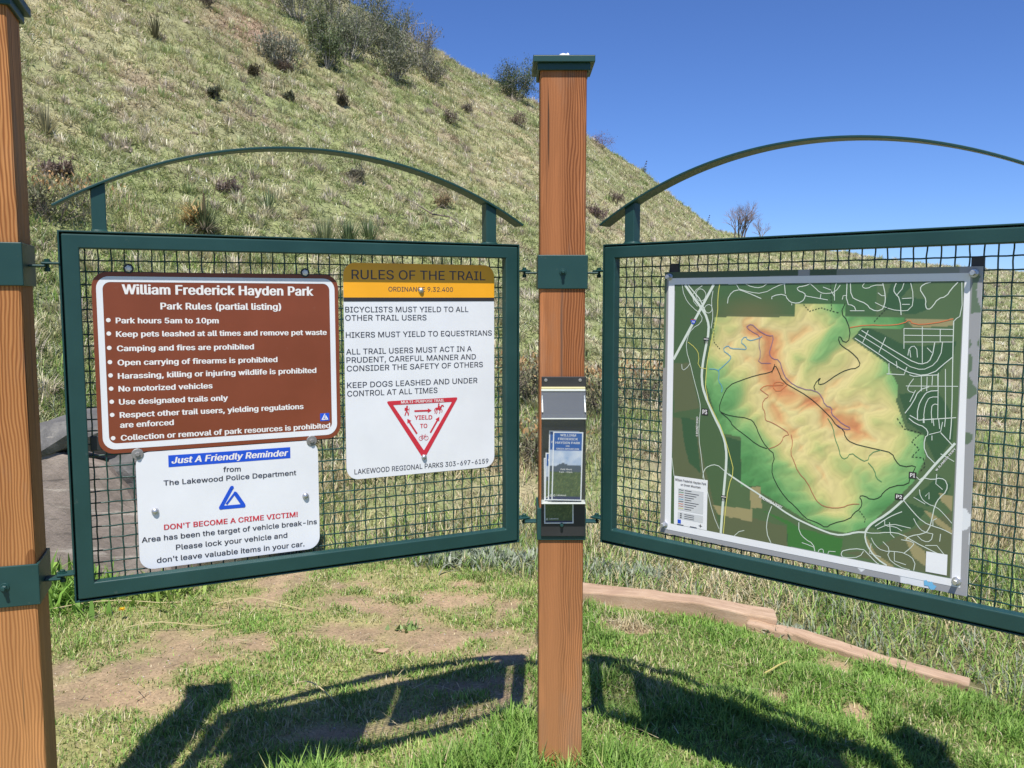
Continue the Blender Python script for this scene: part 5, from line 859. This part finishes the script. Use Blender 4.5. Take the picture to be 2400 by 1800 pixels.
for k, (wd_, P) in enumerate(D_ROADS): ribbon(b, clampm(P), wd_ * .74, WS + .0003 + (k % 7) * .00002)
b.build('roads', M['road'], t)
for key, nm in (('k', 'main_trail'), ('p', 'purple_trail'), ('b', 'blue_trail'), ('r', 'red_trail'), ('o', 'orange_trail'), ('g', 'green_trail'), ('y', 'yellow_trail'), ('d', 'dotted_trail')):
    b = MB(off)
    for k, (c_, wd_, P) in enumerate(D_TRAILS):
        if c_ == key: ribbon(b, clampm(P), wd_ * (.72 if key != 'd' else .8), WS + .0006 + k * .00001, .0085 if key == 'd' else 0)
    b.build(nm, M['trail_' + key], t)
b = MB(off); b.sheet(D_LEGEND[::-1], WS + .0009); lg = b.build('legend', M['map_white'], t)
b = MB(off); b.sheet(D_QR[::-1], WS + .0009); b.build('blank_label', M['map_white'], t)
lx0, lx1, ly1, ly0 = D_LEGEND[0][0], D_LEGEND[1][0], D_LEGEND[0][1], D_LEGEND[3][1]; b = MB(off); w = WS + .0012
b.sheet([(lx0 + .014, .1379), (lx1 - .012, .1379), (lx1 - .012, .2029), (lx0 + .014, .2029)], w); b.sheet([(lx0 + .014, .1129), (lx1 - .012, .1129), (lx1 - .012, .1329), (lx0 + .014, .1329)], w); b.build('legend_panel', M['grey_print'], lg)
b = MB(off); w = WS + .0015; write(b, 'William Frederick Hayden Park', lx0 + .003, .2234, lx1 - .004, .2234, .0068, w, .012); write(b, 'on Green Mountain', lx0 + .022, .2114, lx1 - .022, .2114, .0064, w, .012)
for i in range(9): ribbon(b, [(lx0 + .036, .1984 - i * .0068), (lx0 + .036 + .022 + .008 * ((i * 7) % 4), .1984 - i * .0068)], .0018, w)
for i in range(3): ribbon(b, [(lx0 + .036, .1279 - i * .0055), (lx0 + .068, .1279 - i * .0055)], .0016, w); b.sheet([(lx0 + .022, .1264 - i * .0055), (lx0 + .027, .1264 - i * .0055), (lx0 + .027, .1297 - i * .0055), (lx0 + .022, .1297 - i * .0055)], w)
b.sheet([(lx0 + .012, .0944), (lx0 + .034, .0944), (lx0 + .034, .0964), (lx0 + .012, .0964)], w); b.sheet([(lx0 + .055, .0944), (lx0 + .077, .0944), (lx0 + .077, .0964), (lx0 + .055, .0964)], w)
for q in range(4): a_ = q * math.pi / 2; cx_, cy_ = lx1 - .020, .1029; b.sheet([(cx_ + .007 * math.cos(a_), cy_ + .007 * math.sin(a_)), (cx_ + .0018 * math.cos(a_ + .8), cy_ + .0018 * math.sin(a_ + .8)), (cx_, cy_), (cx_ + .0018 * math.cos(a_ - .8), cy_ + .0018 * math.sin(a_ - .8))], w)
b.build('legend_text', M['letter_dark'], lg)
for i, key in enumerate('kgrpbkory'): b = MB(off); v = .1984 - i * .0068; ribbon(b, [(lx0 + .016, v - .001), (lx0 + .022, v + .001), (lx0 + .026, v - .001), (lx0 + .032, v + .001)], .0018, WS + .0015); b.build('legend_line', M['trail_' + key], lg)
b = MB(off); b.sheet([(lx0 + .014, .0989), (lx0 + .025, .0989), (lx0 + .025, .1099), (lx0 + .014, .1099)], WS + .0015); le = b.build('legend_emblem', M['blue'], lg); bo, bi = MB(off), MB(off); emblem_tri(bo, bi, ((lx0 + .016, .1004), (lx0 + .0235, .1004), (lx0 + .0195, .1084)), WS + .0018)
bp_, bt = MB(off), MB(off)
for s, ((a0, b0), (a1, b1), (a2, b2)) in D_PTXT:
    bp_.sheet([(a0 - .003, b0 - .003), (a1 + .003, b0 - .003), (a1 + .003, b2 + .003), (a0 - .003, b2 + .003)], WS + .0010); write(bt, s, a0, b0, a1, b0, b2 - b0, WS + .0013, .03)
for s, ((a0, b0), (a1, b1), (a2, b2)) in D_RTXT: write(bt, s, a0, b0, a1, b1, math.hypot(a2 - a0, b2 - b0), WS + .0010, .014)
for (u, v) in D_SHIELD[1:]: bp_.sheet([(u - .008, v), (u + .008, v), (u + .008, v + .008), (u - .008, v + .008)], WS + .0011); bt.sheet([(u - .007, v + .003), (u + .007, v + .003), (u + .007, v + .005), (u - .007, v + .005)], WS + .0013); bp_2 = None
for (u, v) in D_SHIELD[1:]: write(bp_, '470', u - .007, v - .008, u + .007, v - .008, .006, WS + .0012, .02)
bp_.build('sign_plates', M['letter_black'], t); bt.build('map_lettering', M['letter_white'], t)
u, v = D_SHIELD[0]; b = MB(off); b.sheet([(u - .007, v + .007), (u - .008, v), (u - .004, v - .006), (u, v - .008), (u + .004, v - .006), (u + .008, v), (u + .007, v + .007), (u, v + .0055)], WS + .0010); sh = b.build('route_shield', M['blue'], t); b = MB(off); write(b, '70', u - .005, v - .004, u + .005, v - .004, .006, WS + .0014, .02); b.build('shield_number', M['letter_white'], sh)
b = MB(off); b.sheet([(u - .0065, v + .0045), (u + .0065, v + .0045), (u + .007, v + .007), (u, v + .0055), (u - .007, v + .007)], WS + .0013); b.build('shield_band', M['letter_red'], sh)
u, v = D_TAPE[0]; b = MB(off); b.sheet([(u - .014, v + .010), (u - .013, v - .002), (u - .004, v - .001), (u + .001, v - .009), (u + .010, v - .008), (u + .015, v + .002), (u + .008, v + .004), (u + .004, v + .011), (u - .004, v + .007), (u - .008, v + .012)], WS + .0010); b.build('tape', M['tape'], t)
for u, v in D_BOLT4: hexbolt(u, v, off, t, M['steel'], .0105, M['steel'], .016, .0068)
for u, v in D_TABS: b = MB(off); b.box((u - .014, -(WS - .004), v - .022), (u + .014, -(WS - .012), v + .012)); b.build('clip', M['black'], t, .0015)
# ---------------------------------------------------------------- leaflet holder on the middle post
YF = 2.668 - HP; t = thing('leaflet_holder', 'clear acrylic leaflet holder with black backing on the middle post', 'leaflet holder', (.151, YF, .80)); off = (.151, YF, .80)
b = MB(off); b.box((.0873, YF - .0125, .792), (.2196, YF - .0085, 1.2744)); b.build('backplate', M['black'], t, .0015)
for x in (.1, .2015): b = MB(off); b.lathe((x, YF - .0125, 1.264), (0, -1, 0), [(.005, 0), (.005, .0015), (.003, .002)], 10); b.build('screw', M['steel_dull'], t)
YB = YF - .0125; b = MB(off); YO = YB - .042
b.box((.087, YO, .905), (.2168, YO + .0025, 1.168)); b.build('front_window', M['acrylic'], t); b = MB(off); b.box((.087, YO + .003, .905), (.0893, YB - .0005, 1.2)); b.box((.2145, YO + .003, .905), (.2168, YB - .0005, 1.2)); b.build('side_wall', M['acrylic'], t)
b = MB(off); b.box((.087, YO, .9005), (.2168, YB - .0005, .9045)); b.build('floor', M['acrylic_edge'], t, .0008)
b = MB(off); zt, zb_ = 1.232, 1.1575; y_t, y_b = YB - .014, YO - .012
b.add([(.0858, y_t, zt), (.2165, y_t, zt), (.2165, y_b, zb_), (.0858, y_b, zb_), (.0858, y_t + .003, zt + .001), (.2165, y_t + .003, zt + .001), (.2165, y_b + .003, zb_ + .001), (.0858, y_b + .003, zb_ + .001)], [(0, 1, 2, 3), (7, 6, 5, 4), (0, 4, 5, 1), (3, 2, 6, 7), (0, 3, 7, 4), (1, 5, 6, 2)]); ld = b.build('lid', M['acrylic_lid'], t)
b = MB(off); b.box((.0858, y_b - .001, zb_ - .0025), (.2165, y_b + .003, zb_ + .0005)); b.build('lid_lip', M['acrylic_edge'], ld)
for x in (.0872, .2120): b = MB(off); b.add([(x, y_t - .001, zt - .012), (x + .0032, y_t - .001, zt - .012), (x + .0032, y_b + .003, zb_ + .018), (x, y_b + .003, zb_ + .018)], [(0, 3, 2, 1)]); b.build('lid_strip', M['acrylic_edge'], ld)
b = MB(off); b.box((.0862, YB - .016, 1.2325), (.2163, YB - .001, 1.2385)); b.build('hinge', M['acrylic_edge'], t, .001)
M['hinge_yellow'] = painted('yellowed_acrylic', (.72, .66, .36, 1), .4, .05, 0); b = MB(off); b.box((.0866, YB - .0155, 1.239), (.2160, YB - .001, 1.2445)); b.build('yellowed_strip', M['hinge_yellow'], t, .001)
def leaflet(x0, z0, w_, h_, y, lab, tilt=0, full=True):
    o = thing('leaflet', lab, 'leaflet', (x0 + w_ / 2, y, z0), 0, 'park leaflets in the holder'); o.rotation_euler = (0, tilt, 0); off_ = (w_ / 2, 0, 0); b = MB(off_); b.box((0, 0, 0), (w_, .0006, h_)); b.build('paper', M['map_white'], o)
    nx_, nz_ = 30, 60; m_ = .0035; gx2, gz2 = np.meshgrid(np.linspace(m_, w_ - m_, nx_), np.linspace(m_, h_ - m_, nz_), indexing='ij'); X_, Z_ = gx2.ravel(), gz2.ravel(); f_ = Z_ / h_; q = X_ / w_
    mt = .50 + .045 * np.exp(-((q - .35) / .16) ** 2) + .02 * np.exp(-((q - .75) / .2) ** 2); cl = fbm(q * 4, f_ * 9, 401, 4)[:, None]
    c = np.where((f_ > .73)[:, None], L_(34, 92, 168), np.where((f_ > mt)[:, None], L_(120, 158, 205) * (1 - cl) + L_(235, 235, 240) * cl, L_(78, 96, 62) * (.6 + .8 * fbm(q * 14, f_ * 26, 411, 3))[:, None]))
    c = np.where(((f_ < mt) & (f_ > .42))[:, None], L_(82, 92, 108), c); c = np.where(((f_ < .42) & (f_ > .08) & (fbm(q * 30, f_ * 60, 421, 2) > .66))[:, None], L_(104, 116, 72), c)
    c = np.where((f_ < .05)[:, None], L_(52, 58, 96), c); np_mesh('cover_picture', np.stack([X_ - w_ / 2, np.full_like(X_, -.0004), Z_], 1), grid_faces(nx_, nz_), None, c, M['print'], False, o)
    b = MB(off_); k = w_ / .088; wr = lambda s, a0, a1, z, c_: write(b, s, a0 * w_, z * h_, a1 * w_, z * h_, c_ * k, .0008, .012)
    if full: wr('WILLIAM', .24, .76, .935, .0068); wr('FREDERICK', .17, .83, .880, .0068); wr('HAYDEN PARK', .09, .91, .825, .0068); wr('ON', .43, .55, .785, .004); wr('GREEN MOUNTAIN', .12, .87, .742, .0048); wr('Park Hours', .28, .66, .445, .0048); wr('5 a.m. - 10 p.m.', .24, .68, .405, .0046)
    wr('Lakewood', .17, .48, .065, .0045); ribbon(b, [(.06 * w_, .06 * h_), (.13 * w_, .06 * h_), (.10 * w_, .095 * h_), (.06 * w_, .06 * h_)], .0012 * k, .0008); b.build('lettering', M['letter_white'], o)
leaflet(.1163, .9105, .0886, .2045, YB - .036, 'front blue and green park leaflet with a mountain picture', R(1.2)); leaflet(.1062, .9085, .089, .2085, YB - .029, 'second leaflet showing only its left edge behind the front one', R(.8)); leaflet(.0968, .9065, .089, .143, YB - .020, 'lowest set leaflet leaning at the left inside the holder', R(1.0)); leaflet(.0968, .832, .088, .20, YB - .0022, 'leaflet slipped down behind the holder showing only its bottom edge', R(-.6))
for o in bpy.data.objects:                 # thin sheets need no shadow-terminator fixes; keep view layer tidy
    if o.type == 'MESH' and o.data.name.startswith('hill_rock'): o.data.polygons.foreach_set('use_smooth', [False] * len(o.data.polygons))
